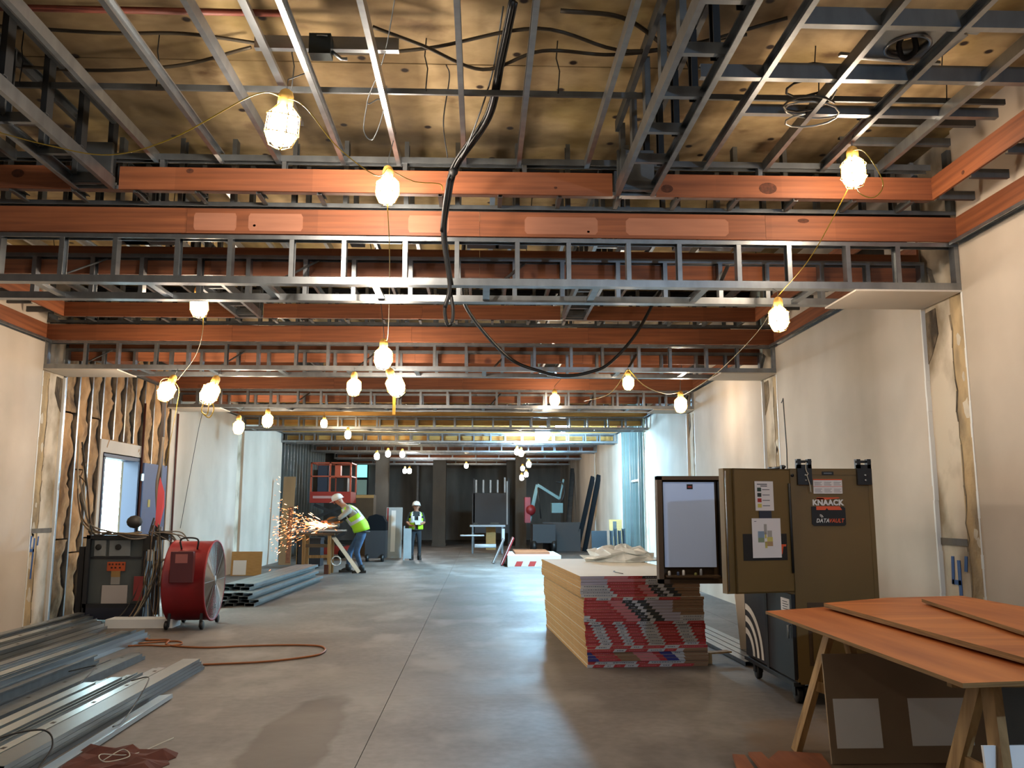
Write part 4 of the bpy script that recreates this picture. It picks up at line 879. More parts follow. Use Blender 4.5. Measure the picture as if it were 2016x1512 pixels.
k = MB(); k.box(.12, .57, -.012, -.004, .33, .745); k.build('recess_plate', TAN, c)
k = MB(); k.lathe([(.014, 0), (.014, .004)], 10, Matrix.Translation((.02, -.0, 1.775)) @ Matrix.Rotation(math.pi / 2, 4, 'X')); k.build('grommet', BLACK, c)
# ------------------------------------------------------------ plywood sheets on trestles, right foreground
PLY = mat('plywood_top', '#cf8040', .5, 0, 0, (1.2, 7, 5), .03, '#94481a', detail=8, lo=.25, hi=.75)
PLYY = mat('plywood_top_y', '#cc7c3e', .5, 0, 0, (7, .9, 5), .03, '#964a1a', detail=8, lo=.25, hi=.75)
EDGE = mat('ply_edge', '#8a6a40', .8, 0, .5, (4, 4, 160))
def sheet(name, poly, z0, z1, m, label):
    k = MB(); k.prism(poly, z0, z1); me = k.mesh(name, [EDGE, m])
    for p in me.polygons:
        if abs(p.normal.z) > .9: p.material_index = 1
    return obj(name, me, label=label, cat='plywood')
sheet('plywood_sheet', [(1.831, 3.303), (3.35, 3.50), (3.35, 6.2), (2.327, 5.857), (1.855, 5.639)], .832, .85, PLYY, 'lowest orange plywood sheet on the trestles, its edge nearest the drywall stack')
sheet('plywood_sheet', [(2.266, 3.606), (3.45, 3.75), (3.45, 6.15), (2.844, 6.035), (2.268, 5.706)], .866, .892, PLY, 'middle plywood sheet lying on the lowest one')
sheet('plywood_sheet', [(2.599, 4.121), (3.3, 4.3), (3.2, 5.35), (3.182, 5.731), (2.882, 5.618)], .906, .926, PLYY, 'small top plywood sheet furthest right on the trestles')
def trestle(y, x0, x1, label):
    t = thing('trestle', label, 'trestle', ((x0 + x1) / 2, y, 0)); hx = (x1 - x0) / 2
    MB().bar((-hx, 0, .79), (hx, 0, .79), .04, .085).build('beam', LUMBER, t)
    for sx in (-1, 1):
        for sy in (-1, 1): MB().bar((sx * (hx - .05), sy * .30, 0.0), (sx * (hx - .16), sy * .03, .80), .038, .09, up=(0, 1, 0)).build('leg', LUMBER, t)
        MB().bar((sx * (hx - .11), -.2, .40), (sx * (hx - .11), .2, .40), .02, .07).build('brace', LUMBER, t)
    return t
trestle(3.75, 2.02, 3.2, 'pine trestle under the near end of the plywood sheets')
# far trestle: splayed legs seen from its side
t = thing('trestle', 'pine trestle under the far end of the plywood, splayed legs and a short brace', 'trestle', (2.3, 5.45, 0))
MB().bar((-.05, -.02, .79), (.9, .05, .79), .04, .085).build('beam', LUMBER, t)
for p0, p1 in (((-.31, .12, 0), (-.07, .03, .80)), ((.14, -.02, 0), (-.02, -.02, .80)), ((.72, .3, 0), (.85, .08, .80)), ((.98, -.2, 0), (.88, .02, .80))):
    MB().bar(p0, p1, .036, .09, up=(0, 1, 0)).build('leg', LUMBER, t)
MB().bar((-.19, .03, .41), (.08, -.06, .33), .025, .06).build('brace', LUMBER, t)
# drywall offcuts leaning under the table
GYPBACK = mat('gypsum_grey_back', '#94826c', .9, 0, .15, (3, 3, 3)); GYPW = mat('gypsum_pale', '#eef5fa', .8, 0, .06, (3, 3, 3))
def leaning(name, x0, x1, y, h, lean, m, label, faces=(), thick=.016, cat='drywall'):
    t = thing(name, label, cat, ((x0 + x1) / 2, y, 0)); t.rotation_euler = (-lean, 0, 0); hx = (x1 - x0) / 2
    mbx(-hx, hx, 0, thick, 0.003, h).build('core', m, t)
    for a, b, z0, z1, mm in faces: mbx(a - (x0 + x1) / 2, b - (x0 + x1) / 2, -.002, 0, z0, z1).build('facing', mm, t)
    return t
leaning('drywall_offcut', 2.10, 3.15, 5.28, .63, .12, GYPBACK, 'large drywall offcut leaning under the plywood, brown with pale patches', [(2.14, 2.42, .09, .37, GYPW), (2.60, 2.98, .10, .37, GYPW)])  # brown sheet with two pale, cooler rectangles set on it
leaning('drywall_offcut', 2.36, 3.1, 3.95, .70, .10, mat('gypsum_slate', '#6c7275', .85, 0, .15, (4, 4, 4)), 'slate grey drywall offcut standing behind the near trestle')
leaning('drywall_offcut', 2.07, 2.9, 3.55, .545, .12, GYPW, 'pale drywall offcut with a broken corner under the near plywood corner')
k = MB(); k.bar((2.35, 4.75, .03), (2.75, 4.95, .03), .09, .05); o = k.build('board_offcut', LUMBER); tag(o, 'short pine board lying under the plywood table', 'board')
# plywood offcuts on the floor
for i, (poly, z, lab) in enumerate((([(1.50, 5.0), (1.86, 5.52), (2.10, 5.45), (2.0, 4.9)], .0, 'wide red plywood offcut on the floor by the trestle foot'), ([(1.46, 5.02), (1.53, 5.38), (1.60, 5.36), (1.56, 4.98)], .021, 'narrow red plywood strip lying on the wide floor offcut'), ([(1.60, 5.0), (1.64, 5.42), (1.72, 5.42), (1.70, 4.98)], .021, 'second narrow plywood strip on the wide floor offcut'))):
    k = MB(); k.prism(poly, z + .001, z + .02); tag(k.build('plywood_offcut', WOODY), lab, 'plywood')
# low metal angle pieces on the floor between stack and cabinet
for i in range(4):
    chan('steel_stud', (2.62 + .1 * i, 8.5, .045 + .002 * i), (2.50 + .1 * i, 12.2, .045 + .002 * i), (0, 0, -1), .09, .04, STEEL, group='studs on the floor behind the cabinet', cat='steel stud', label='steel stud on the floor along the right wall, %s from the stack' % ORD[i])
o = leaning('drywall_offcut', 2.75, 3.5, 9.2, 1.0, .25, GYP, 'drywall sheet leaning behind the open cabinet')
# ------------------------------------------------------------ loose steel studs in bundles, left foreground
SB = mat('bright_stud', '#c6d0d4', .3, .95, .15, (3, 3, 1.5), detail=3)
def stud(x0, y0, x1, y1, z, w_, d, up, label, m=SB, holes=False, roll=0.0):
    """stud lying along the floor; up=1 web on top, -1 open side up, 0 on its edge"""
    f = (0, 0, -1) if up == 1 else (0, 0, 1) if up == -1 else (1, 0, 0)
    zz = z + (d if up == 1 else 0 if up == -1 else w_ / 2)
    f = (f[0] + roll, f[1], f[2])
    return chan('steel_stud', (x0, y0, zz), (x1, y1, zz), f, w_, d, m, label=label, cat='steel stud', group='loose steel studs on the floor, left', holes=holes)
S1, S2, S3 = SB, mat('loose_stud_steel', '#aab1b5', .38, .92, .2, (3, 3, 2)), mat('satin_stud', '#8b9296', .38, .9, .2, (3, 3, 2))
# nearest bundle
NP = ['bottom', 'second', 'third', 'top']
for q in range(4):
    stud(-2.66, 5.0, -2.70, 8.55 - .05 * q, .002 + .030 * q, .152, .028, 1, NP[q] + ' stud of the nested pile at the floor edge', S3)
stud(-2.46, 4.9, -2.52, 7.25, .002, .105, .03, 1, 'single bright stud on the concrete in front of the nested pile', S1, roll=.12)
lab = ['second row', 'third row', 'fourth row', 'fifth row', 'sixth row']
for q in range(5):
    x = -2.80 - .11 * q
    stud(x, 4.9 - .1 * q, x - .03, 8.3 - .12 * q, .002, .10, .035, 1, 'lower stud of the near bundle, %s from its floor edge' % lab[q], S2)
    stud(x + .01, 5.0, x - .02, 8.2 - .16 * q + (.15 if q == 1 else 0), .038, .096, .035, 1 if q != 3 else -1, 'middle stud of the near bundle, %s from its floor edge' % lab[q], S1, holes=q % 2 == 0)
    if q < 4: stud(x - .015, 5.1 + .55 * (q == 2), x - .045, 8.05 - .22 * q, .074, (.07, .05, .09, .06)[q], .03, (1, -1, 1, 1)[q], 'upper stud of the near bundle, %s from its floor edge' % lab[q], (S1, S3, S1, S1)[q], holes=q == 0)
# dull flat tracks between the bundles
for q in range(5):
    x = -3.40 - .13 * q
    stud(x, 5.0, x - .05, 9.1 - .1 * q + .3 * (q == 1), .002, .115, .035, 1 if q % 2 else -1, 'dull %s stud in the gap between the two big bundles' % ['first', 'second', 'third', 'fourth', 'fifth'][q], STEEL_OLD, holes=q % 2 == 1)
    if q in (0, 2, 3): stud(x + .02, 5.4, x - .03, 9.0 - .2 * q, .04, .09, .035, 0 if q == 2 else 1, 'dull upper stud over the %s one in the gap' % ['first', 'second', 'third', 'fourth'][q], STEEL_OLD)
# middle bundle
for q in range(5):
    x = -3.92 - .13 * q
    for l in range(3 if q < 4 else 2):
        stud(x + .01 * l, 5.6, x - .02 + .012 * l, 10.55 - .1 * q - .12 * l, .002 + .046 * l, .10, .042, 1 if (l + q) % 2 else -1, '%s stud of the middle bundle, row %s' % (['lower', 'central', 'upper'][l], ['nearest the floor cord', 'two', 'three', 'four', 'five'][q]), (S1, S2, S3)[(q + l) % 3], holes=(l == 2 and q % 2 == 0))
# rear bundle against the wall
for q in range(5):
    x = -4.72 - .145 * q
    for l in range(3):
        stud(x, 6.5, x - .06, 11.35 + .22 * q - .1 * l, .002 + .046 * l, .11, .042, -1 if (l + q) % 2 else 1, '%s stud of the rear bundle by the wall, row %s' % (['lower', 'central', 'upper'][l], ['one', 'two', 'three', 'four', 'five'][q]), (S2, S1, S3)[(q + l) % 3], holes=(l == 2))
# wires and cloth over the near bundle
def loose(pts, r, m, lab, cat): return tag(MB().tube(curve_pts(pts, 8), r, 6).build('wire' if cat == 'wire' else 'cord', m), lab, cat)
loose([(-2.75, 4.95, .05), (-2.78, 5.2, .19), (-2.62, 5.45, .20), (-2.53, 5.42, .12), (-2.52, 5.2, .02)], .006, RUBBER, 'dark cord looped over the near end of the nested pile', 'cord')
loose([(-2.80, 7.25, .14), (-2.66, 7.2, .178), (-2.58, 7.0, .17), (-2.56, 6.7, .06), (-2.48, 6.3, .045), (-2.46, 6.1, .06)], .005, RUBBER, 'thin wire bent over the bright single stud', 'wire')
loose([(-3.6, 7.9, .1), (-3.42, 8.0, .13), (-3.35, 7.8, .12), (-3.34, 7.5, .05)], .005, RUBBER, 'rusty wire end on the dull studs', 'wire')
rb = random.Random(11); mb = MB(); n = 9; vs = []; fs = []
for i in range(n):
    for j in range(n):
        x = -2.78 + .62 * i / (n - 1) + rb.uniform(-.02, .02); y = 5.05 + .75 * j / (n - 1) * (1 - .3 * i / n) + rb.uniform(-.02, .02)
        e = min(i, j, n - 1 - i, n - 1 - j); vs.append((x, y, .004 + (rb.uniform(.01, .06) if e else 0)))
m_ = len(vs); vs += [(x, y, max(.001, z - .003)) for x, y, z in vs]
for i in range(n - 1):
    for j in range(n - 1): a = i * n + j; fs += [(a, a + n, a + n + 1, a + 1), (m_ + a, m_ + a + 1, m_ + a + n + 1, m_ + a + n)]
mb.add(vs, fs); o = mb.build('rag', mat('dusty_red_cloth', '#5f3327', .95, 0, .3, (9, 9, 9))); o.location = (.3, .05, 0); tag(o, 'crumpled dusty red cloth on the floor by the near studs', 'cloth')
mb = MB(); mb.tube(curve_pts([(-2.2, 5.35, .05), (-2.15, 5.5, .07), (-2.08, 5.42, .05), (-2.16, 5.28, .06), (-2.22, 5.36, .08), (-2.1, 5.55, .03), (-2.02, 6.0, .01)], 6), .0035, 5); tag(mb.build('string', mat('string', '#b9b2a2', .7)), 'knotted string on the dusty red cloth', 'string')
loose([(-3.9, 10.5, .012), (-3.845, 10.349, .012), (-3.6, 10.35, .012), (-3.475, 9.963, .012), (-3.022, 9.77, .012), (-2.6, 9.86, .012), (-2.174, 9.915, .012), (-1.8, 9.85, .012), (-1.672, 9.618, .012), (-1.66, 9.35, .012), (-1.75, 9.15, .012), (-2.136, 8.86, .012), (-2.75, 8.7, .012)], .011, ORANGE, 'orange extension cord looping over the concrete from the studs', 'cord')
loose([(-3.85, 10.1, .012), (-3.5, 10.25, .012), (-3.35, 10.05, .012), (-3.47, 9.9, .012), (-3.7, 9.95, .012), (-3.95, 9.9, .012)], .010, ORANGE, 'short loop of orange cord at the middle bundle end', 'cord')
# ------------------------------------------------------------ temporary power cart
CD = mat('cart_dark', '#1f2228', .5, .2, .25, (3, 3, 3)); CG = mat('cart_grey', '#4b5152', .55, .2, .2, (2, 2, 2)); CBL = mat('cart_blue', '#171c2c', .5)
pc = thing('power_cart', 'dark power distribution cart with an orange notice, draped with cables', 'power cart', (-4.95, 12.05, 0))
mbx(-.38, .36, -.06, .55, .04, .20).build('skid', CBL, pc)
mbx(-.36, .34, .0, .5, .20, 1.12).build('cabinet', CG, pc)
mb = MB()
for x in (-.40, .36): mb.box(x, x + .05, -.06, -.01, .04, 1.16); mb.box(x, x + .05, .5, .55, .04, 1.16)
for z in (.20, 1.11): mb.box(-.40, .41, -.06, -.01, z, z + .05)
mb.box(-.40, .41, .5, .55, 1.11, 1.16); mb.box(-.40, -.35, -.06, .55, 1.11, 1.16); mb.box(.36, .41, -.06, .55, 1.11, 1.16); mb.build('frame', CD, pc)
mbx(-.36, .34, -.012, 0, .84, .87).build('trim_bar', CD, pc)
for x0, x1, cc in ((-.30, -.15, '#6e7272'), (-.10, .18, '#666c6e')):
    g = mbx(x0, x1, -.03, 0, .88, 1.09).build('control_panel', mat('panel' + cc, cc, .5), pc)
    mb = MB(); mb.lathe([(.04, 0), (.04, .012), (.02, .015)], 14, Matrix.Translation(((x0 + x1) / 2 - .02, -.03, 1.0)) @ Matrix.Rotation(math.pi / 2, 4, 'X')); mb.build('dial', BLACK, g)
g = mbx(-.12, .12, -.016, 0, .68, .80).build('warning_notice', mat('orange_notice', '#a5481f', .7), pc)
mb = MB()
for z, xs in ((.765, (-.10, -.06, -.01, .03, .08)), (.72, (-.07, -.02, .04))):
    for x in xs: mb.box(x, x + .025, -.018, -.016, z - .008, z + .016)
mb.build('print', mat('dark_rust_ink', '#3a1a10', .8), g)
mbx(-.06, .06, -.016, 0, .60, .68).build('warning_notice', mat('tan_notice', '#8f7040', .7), pc)
mbx(-.06, .06, -.014, 0, .50, .60).build('notice_sheet', mat('grey_notice', '#8a8782', .8), pc)
mbx(-.17, .17, -.016, 0, .24, .49).build('notice_sheet', mat('pale_notice', '#a39c98', .8), pc)
mb = MB()
for x in (-.56, -.48): mb.box(x, x + .07, .1, .45, .05, 1.0)
mb.build('side_unit', CD, pc)
pr = thing('cable_stand', 'steel pole stand wrapped with hanging cables beside the power cart', 'cable stand', (-4.42, 12.0, 0))
mb = MB(); mb.box(-.02, .02, -.02, .02, .02, 3.0); mb.build('pole', mat('dark_pole', '#3a3330', .6, .3), pr)
mb = MB(); mb.box(-.16, .16, -.16, .16, 0, .02); mb.build('base_plate', STEEL_OLD, pr)
mb = MB(); mb.box(-.12, .02, -.10, -.02, .95, 1.15); mb.box(.03, .2, -.1, -.02, 1.1, 1.22); mb.build('outlet_box', BLACK, pr)
mb = MB(); mb.box(-.06, .0, -.12, -.08, .82, .97); mb.build('plug_cap', mat('grey_plug', '#a09a90', .6), pr)
CABM = [mat('cable_grey', '#6a6259', .7), mat('cable_dark', '#262422', .6), mat('cable_brown', '#57432f', .7), mat('cable_tan', '#8d8068', .7)]
rb = random.Random(21)
for q in range(26):
    x = rb.uniform(-.12, .14); y = rb.uniform(-.14, -.05); z0 = rb.uniform(.9, 1.3); sp = rb.uniform(-.3, .3)
    pts = [(x * .4, y * .5, z0 + .1), (x * .8, y, z0 - .1), (x, y - .03, z0 * .6), (x + sp * .5, y - .05, .3), (x + sp, y - .10 + rb.uniform(-.1, .05), .05), (x + sp * 1.5, y - .1, .02)]
    if q % 4 == 0: pts = [(x, y, 1.2), (x + .3, y, 1.1 + rb.uniform(-.05, .1)), (x + .42, y, .95), (x + .3, y, .85), (x + .1, y, .8), (x, y, .5)]
    if q % 5 == 1: pts = [(-.02, -.05, 1.15), (-.25, -.15, 1.13 + rb.uniform(-.03, .06)), (-.55, -.1, 1.2), (-.85, -.03, 1.22 + rb.uniform(-.04, .1)), (-1.0, .05, 1.45 + rb.uniform(0, .5)), (-1.25, .35, 1.9 + rb.uniform(0, .6))]
    mb = MB(); mb.tube(curve_pts(pts, 6), rb.choice((.007, .009, .012)), 5); mb.build('cable', CABM[q % 4], pr)
mb = MB(); mb.tube(curve_pts([(.02, -.02, 1.3), (-.02, -.04, 1.8), (.0, -.03, 2.1), (.02, -.02, 2.5)], 6), .02, 6); mb.build('cable', CABM[0], pr)
mb = MB(); mb.add([(.02, -.05, 1.95), (.09, -.055, 1.75), (.10, -.05, 1.55), (.05, -.06, 1.25), (-.01, -.055, 1.30), (0, -.05, 1.8)], [(0, 5, 4, 3, 2, 1)]); mb.add([(.02, -.045, 1.95), (.09, -.05, 1.75), (.10, -.045, 1.55), (.05, -.055, 1.25), (-.01, -.05, 1.30), (0, -.045, 1.8)], [(0, 1, 2, 3, 4, 5)])
mb.build('flag_tape', mat('pink_tape', '#c8505a', .7), pr)
mb = MB(); mb.box(-.22, -.10, -.12, -.11, .3, .62); mb.build('red_rag', mat('red_tag', '#7c2c2c', .8), pr)
mb = MB(); mb.ball((-.3, -.02, 1.34), .11, 8, .8); mb.build('cable_bundle', CABM[1], pr)
for q, lab in enumerate(('cable sweeping from the insulated wall down to the power cart', 'second cable sagging from the studs to the cart top')):
    cable('cable', [(XL + .06, 12.6 + .3 * q, 2.5 - .3 * q), (XL + .15, 12.5, 1.8), (-5.5, 12.2, 1.3 + .05 * q), (-5.1, 12.0, 1.18), (-4.6, 11.95, 1.2)], .011, CABM[3 - q], lab, 'cable')
# white block at the cart's foot
mb = MB(); mb.box(-.75, .1, -.3, .0, 0, .11); o = mb.build('foam_board', WHITE); o.location = (-4.05, 11.75, 0); tag(o, 'low white board lying between the cart and the red fan', 'board')
# ------------------------------------------------------------ drum fan
RED = mat('fan_red', '#84171c', .5, .1, .3, (3, 3, 3)); FG = mat('fan_grill', '#8f8a84', .4, .8)
fan = thing('drum_fan', 'big red drum fan on small wheels in front of the white wall', 'fan', (-3.76, 11.65, 0), math.radians(2))
MX = Matrix.Translation((0, 0, .585)) @ Matrix.Rotation(math.pi / 2, 4, 'Y')
mb = MB(); mb.lathe([(.50, -.27), (.52, -.27), (.52, -.25), (.505, -.24), (.505, .24), (.52, .25), (.52, .27), (.50, .27)], 40, MX)
vs = []; fs = []; n = 40
for i in range(n):
    a = 2 * math.pi * i / n
    for r, h in ((.495, -.265), (.495, .265), (.522, .265), (.522, .245), (.508, .235), (.508, -.235), (.522, -.245), (.522, -.265)): vs.append(MX @ Vector((r * math.cos(a), r * math.sin(a), h)))
for i in range(n):
    j = (i + 1) % n
    for q in range(8): fs.append((i * 8 + q, j * 8 + q, j * 8 + (q + 1) % 8, i * 8 + (q + 1) % 8))
mb = MB(); mb.add(vs, fs, True); mb.build('drum', RED, fan)
for h in (.262, -.262):
    mb = MB()
    for r in [.06 + .0158 * q for q in range(28)]: mb.tube([MX @ Vector((r * math.cos(a * math.pi / 14), r * math.sin(a * math.pi / 14), h)) for a in range(28)], .0035, 4, closed=True)
    for a in range(8):
        c_, s_ = math.cos(a * math.pi / 4), math.sin(a * math.pi / 4); mb.bar(MX @ Vector((.05 * c_, .05 * s_, h)), MX @ Vector((.5 * c_, .5 * s_, h)), .008, .008, up=(1, .01, 0))
    mb.lathe([(.06, h - .004), (.06, h + .006)], 16, MX); mb.build('grille', FG, fan)
for q in range(6):
    a = q * math.pi / 3; R3 = MX @ Matrix.Rotation(a, 4, 'Z'); mb = MB()
    mb.add([R3 @ Vector(p) for p in ((.05, -.03, -.05), (.46, -.10, -.07), (.47, .12, .06), (.05, .04, .05), (.05, -.03, -.045), (.46, -.10, -.065), (.47, .12, .065), (.05, .04, .055))], [(0, 3, 2, 1), (4, 5, 6, 7), (0, 1, 5, 4), (1, 2, 6, 5), (2, 3, 7, 6)]); mb.build('blade', mat('fan_blade', '#77726c', .4, .8), fan)
mb = MB(); mb.lathe([(.09, -.12), (.10, -.10), (.10, .10), (.09, .12)], 16, MX); mb.build('motor', STEEL_DARK, fan)
mb = MB(); mb.box(-.15, .13, -.565, -.48, .60, .98); mb.build('switch_box', mat('faded_red_box', '#55242a', .6), fan)
mb = MB(); mb.box(-.09, .06, -.568, -.565, .84, .95); mb.build('data_plate', mat('plate_pink', '#a0605c', .5), fan)
for s in (-1, 1):
    for q in (-1, 1): MB().bar((.2 * s, .36 * q, .03), (.2 * s, .3 * q, .25), .03, .03).build('foot', STEEL_DARK, fan)
    for y in (-.36, .36):
        mb = MB(); mb.lathe([(.045, -.02), (.055, -.015), (.055, .015), (.045, .02)], 14, Matrix.Translation((.22 * s, y, .055)) @ Matrix.Rotation(math.pi / 2, 4, 'Y')); mb.build('wheel', RUBBER, fan)
mb = MB(); mb.tube(curve_pts([(-.1, -.3, 1.0), (-.1, -.33, 1.13), (.1, -.33, 1.13), (.1, -.3, 1.0)], 6), .012, 6); mb.build('handle', STEEL_DARK, fan)
# ------------------------------------------------------------ far stud stack along the left wall
DUST = mat('dusty_stud', '#8d989b', .4, .7, .25, (2, 2, 2))
nm = ['first', 'second', 'third', 'fourth', 'fifth']
for l in range(6):
    for q in range(5 if l < 4 else 3):
        x = -3.62 - .16 * q - .05 * l + (.12 if l % 2 else 0); ye = 13.9 + .0 * l + .1 * (q % 2) + (.45 if l > 3 else 0) - (.25 if l < 2 and q > 2 else 0)
        chan('steel_stud', (x, ye, .052 * l + .051), (x + .1, ye + 5.0, .052 * l + .051), (0, 0, -1), .152, .05, DUST, cat='steel stud', group='stacked studs behind the fan', label='steel stud in the stack behind the fan, %s layer up, %s from the walkway' % (['first', 'second', 'third', 'fourth', 'fifth', 'sixth'][l], nm[q]))
# ------------------------------------------------------------ open stud partitions
def partition(name, label, x, y0, y1, z1, step, face, m, side_rail=True):
    t = thing(name, label, 'stud partition', (x, (y0 + y1) / 2, 0)); B = (x, (y0 + y1) / 2, 0)
    chan('floor_track', (x, y0, .002), (x, y1, .002), (0, 0, 1), .10, .03, m, t, B)
    chan('head_track', (x, y0, z1), (x, y1, z1), (0, 0, -1), .10, .03, m, t, B)
    yy = y0 + .05
    while yy < y1: chan('stud', (x, yy, .01), (x, yy, z1 - .005), (0, 1, 0), .09, .04, m, t, B); yy += step
    return t, B
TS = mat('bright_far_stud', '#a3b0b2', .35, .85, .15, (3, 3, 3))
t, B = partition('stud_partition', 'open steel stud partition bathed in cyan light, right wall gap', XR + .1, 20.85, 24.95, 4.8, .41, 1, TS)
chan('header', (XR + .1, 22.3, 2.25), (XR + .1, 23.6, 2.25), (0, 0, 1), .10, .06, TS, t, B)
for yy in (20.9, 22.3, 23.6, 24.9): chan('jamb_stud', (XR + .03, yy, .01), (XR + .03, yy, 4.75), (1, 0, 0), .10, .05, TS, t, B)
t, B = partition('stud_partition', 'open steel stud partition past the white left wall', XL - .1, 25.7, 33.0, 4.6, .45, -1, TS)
t, B = partition('stud_partition', 'short run of bare studs at the dark far end', -3.0, 41, 41.5, 3.6, .1, 1, STEEL_OLD)
# columns and dark fittings of the far end
def slab(name, label, cat, x0, x1, y0, y1, z0, z1, m):
    t = thing(name, label, cat, ((x0 + x1) / 2, (y0 + y1) / 2, 0)); hx, hy = (x1 - x0) / 2, (y1 - y0) / 2
    mbx(-hx, hx, -hy, hy, z0, z1).build('core', m, t); return t, hx, hy
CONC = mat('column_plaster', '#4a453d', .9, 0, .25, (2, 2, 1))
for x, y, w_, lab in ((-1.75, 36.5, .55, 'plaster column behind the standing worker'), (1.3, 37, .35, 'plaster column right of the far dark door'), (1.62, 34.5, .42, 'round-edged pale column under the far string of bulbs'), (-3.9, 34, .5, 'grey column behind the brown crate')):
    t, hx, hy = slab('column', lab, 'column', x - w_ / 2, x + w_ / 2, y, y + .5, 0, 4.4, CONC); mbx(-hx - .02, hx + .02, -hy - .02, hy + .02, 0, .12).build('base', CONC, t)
DK = mat('dark_board', '#2b2a2c', .6, 0, .3, (.6, 1, .6))
t, hx, hy = slab('hoarding', 'dark board hoarding at the corridor end with light slots over it', 'hoarding', -.35, 1.15, 36, 36.06, .55, 2.2, DK)
mb = MB()
for x in (-.7, .75): mb.box(x, x + .06, -.03, .03, 0, 2.8)
mb.build('post', STEEL_DARK, t)
for q in range(5): mbx(-.62 + .3 * q, -.55 + .3 * q, -.02, .02, 2.22, 2.75 + .1 * (q > 3)).build('strip', mat('pale_strip', '#9aa2a6', .5), t)
mbx(.68, .74, -.05, -.01, .9, 2.7).build('bright_post', mat('pale_strip', '#9aa2a6', .5), t)
w1 = thing('window_1', 'small far window glowing teal beyond the worker', 'window', (-5.25, 43.9, 0), kind='structure'); mb = MB()
p0 = at(704, 913, y=43.9); p1 = at(722, 974, y=43.9); a, b, z0, z1 = p0.x + 5.25, p1.x + 5.25, p1.z, p0.z
mb.box(a - .06, a, -.05, .05, z0, z1); mb.box(b, b + .06, -.05, .05, z0, z1); mb.box(a, b, -.05, .05, z1, z1 + .06); mb.box(a, b, -.05, .05, z0 - .06, z0); mb.box(a, b, -.05, .02, z0 + (z1 - z0) * .48, z0 + (z1 - z0) * .56); mb.build('frame', STEEL_DARK, w1)
mbx(a, b, -.01, .0, z0 + (z1 - z0) * .56, z1).build('pane', mat('lit_teal_pane', '#6fd0cc', emit=2.2), w1); mbx(a, b, -.01, 0, z0, z0 + (z1 - z0) * .48).build('pane', mat('dim_teal_pane', '#7f9a90', emit=.35), w1)
# work table far down the corridor
t = thing('work_table', 'narrow work table with white fluorescent tubes on its shelf, far down the corridor', 'table', (.25, 30.6, 0))
LIT = mat('white_tube', '#dfeaf0', .3, 0)
mbx(-.62, .62, -.35, .35, .92, .98).build('table_top', STEEL, t)
for x in (-.52, .52):
    for y in (-.3, .3): mbx(x - .03, x + .03, y - .03, y + .03, 0, .92).build('leg', STEEL_OLD, t)
mb = MB(); mb.tube([(-.45, -.3, .26), (.30, -.3, .26)], .07, 8); mb.build('tube_pack', LIT, t); mb = MB(); mb.tube([(-.95, -.34, .62), (-.12, -.34, .62)], .03, 8); mb.build('tube_pack', LIT, t)
mbx(.50, .60, -.37, -.33, .45, .85).build('side_sheet', LIT, t); mbx(-.5, -.35, -.1, .1, .98, 1.05).build('box', CONC, t); mbx(.1, .4, -.1, .1, .98, 1.06).build('box', CONC, t); mbx(-.05, .3, .3, .35, .1, .9).build('panel', KRAFT, t)
# red striped stack and sheets near it
t = thing('gypsum_bundle', 'low flat gypsum bundle with red and white end stripes on the floor', 'drywall', (1.25, 23.1, 0)); mb = MB(); mb.box(-.52, .9, 0, 2.4, 0, .30); mb.build('sheets', FACEM, t)
mb = MB()
for z0, z1, sl in ((.02, .15, .06), ):
    x = -.52
    for q in range(8):
        mb.mi = q % 2 ; mb.add([(x, -.002, z0), (x + .178, -.002, z0), (min(.9, x + .178 + sl), -.002, z1), (x + (sl if q else 0), -.002, z1)], [(0, 1, 2, 3)]); x += .178
mb.build('end_tape', [WHITE, mat('stripe_red', '#b43a34', .6)], t)
k = MB(); k.box(-.5, .45, .5, 2.2, .30, .36); o = k.build('plywood_offcut', WOODX); o.location = (1.45, 23.2, .002); tag(o, 'red plywood pieces on top of the low striped bundle', 'plywood')
for q, (x, z, m, lab) in enumerate(((.83, .62, RED, 'red panel leaning at the end of the striped bundle'), (.62, .55, STEEL, 'steel plate leaning left of the red panel'))):
    t = thing('metal_sheet', lab, 'sheet', (x - .25, 23.6 + .9 * q, 0)); t.rotation_euler = (0, .42, 0); mbx(-.02, .02, 0, .9, .02, z + .2).build('sheet', m, t); mbx(-.03, -.02, 0, .02, .02, z + .2).build('edge', WHITE, t)
# pieces leaning on the right wall
def lean_chan(p0, p1, label, m=TS, wd=.15):
    t = thing('leaning_channel', label, 'steel channel', p0, group='long channels leaning on the right'); chan('channel', p0, p1, (-.3, -1, 0), wd, .06, m, t, p0); return t
BST = mat('dark_blue_steel', '#252b31', .6, .3)  # dark blue-grey colour for the leaning channels and offcuts
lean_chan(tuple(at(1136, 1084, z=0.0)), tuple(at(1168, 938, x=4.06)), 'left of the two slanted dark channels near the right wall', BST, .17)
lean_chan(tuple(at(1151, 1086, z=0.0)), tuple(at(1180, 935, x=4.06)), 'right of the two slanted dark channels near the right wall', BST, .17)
lean_chan(tuple(at(1117, 1076, z=0.0)), tuple(at(1128, 922, x=4.06)), 'upright dull channel standing left of the slanted pair', STEEL_OLD, .2)
for q in range(4):
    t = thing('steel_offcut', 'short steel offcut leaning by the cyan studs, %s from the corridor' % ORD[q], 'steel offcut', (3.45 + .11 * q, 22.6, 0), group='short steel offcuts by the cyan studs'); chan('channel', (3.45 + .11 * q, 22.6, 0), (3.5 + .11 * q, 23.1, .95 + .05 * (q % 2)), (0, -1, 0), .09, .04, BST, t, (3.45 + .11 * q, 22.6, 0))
leaning('cardboard_sheet', 3.5, 3.85, 23.3, 1.25, .1, KRAFT, 'brown cardboard sheet leaning behind the short offcuts', [(3.6, 3.7, .8, 1.2, STEEL_OLD)], cat='cardboard')
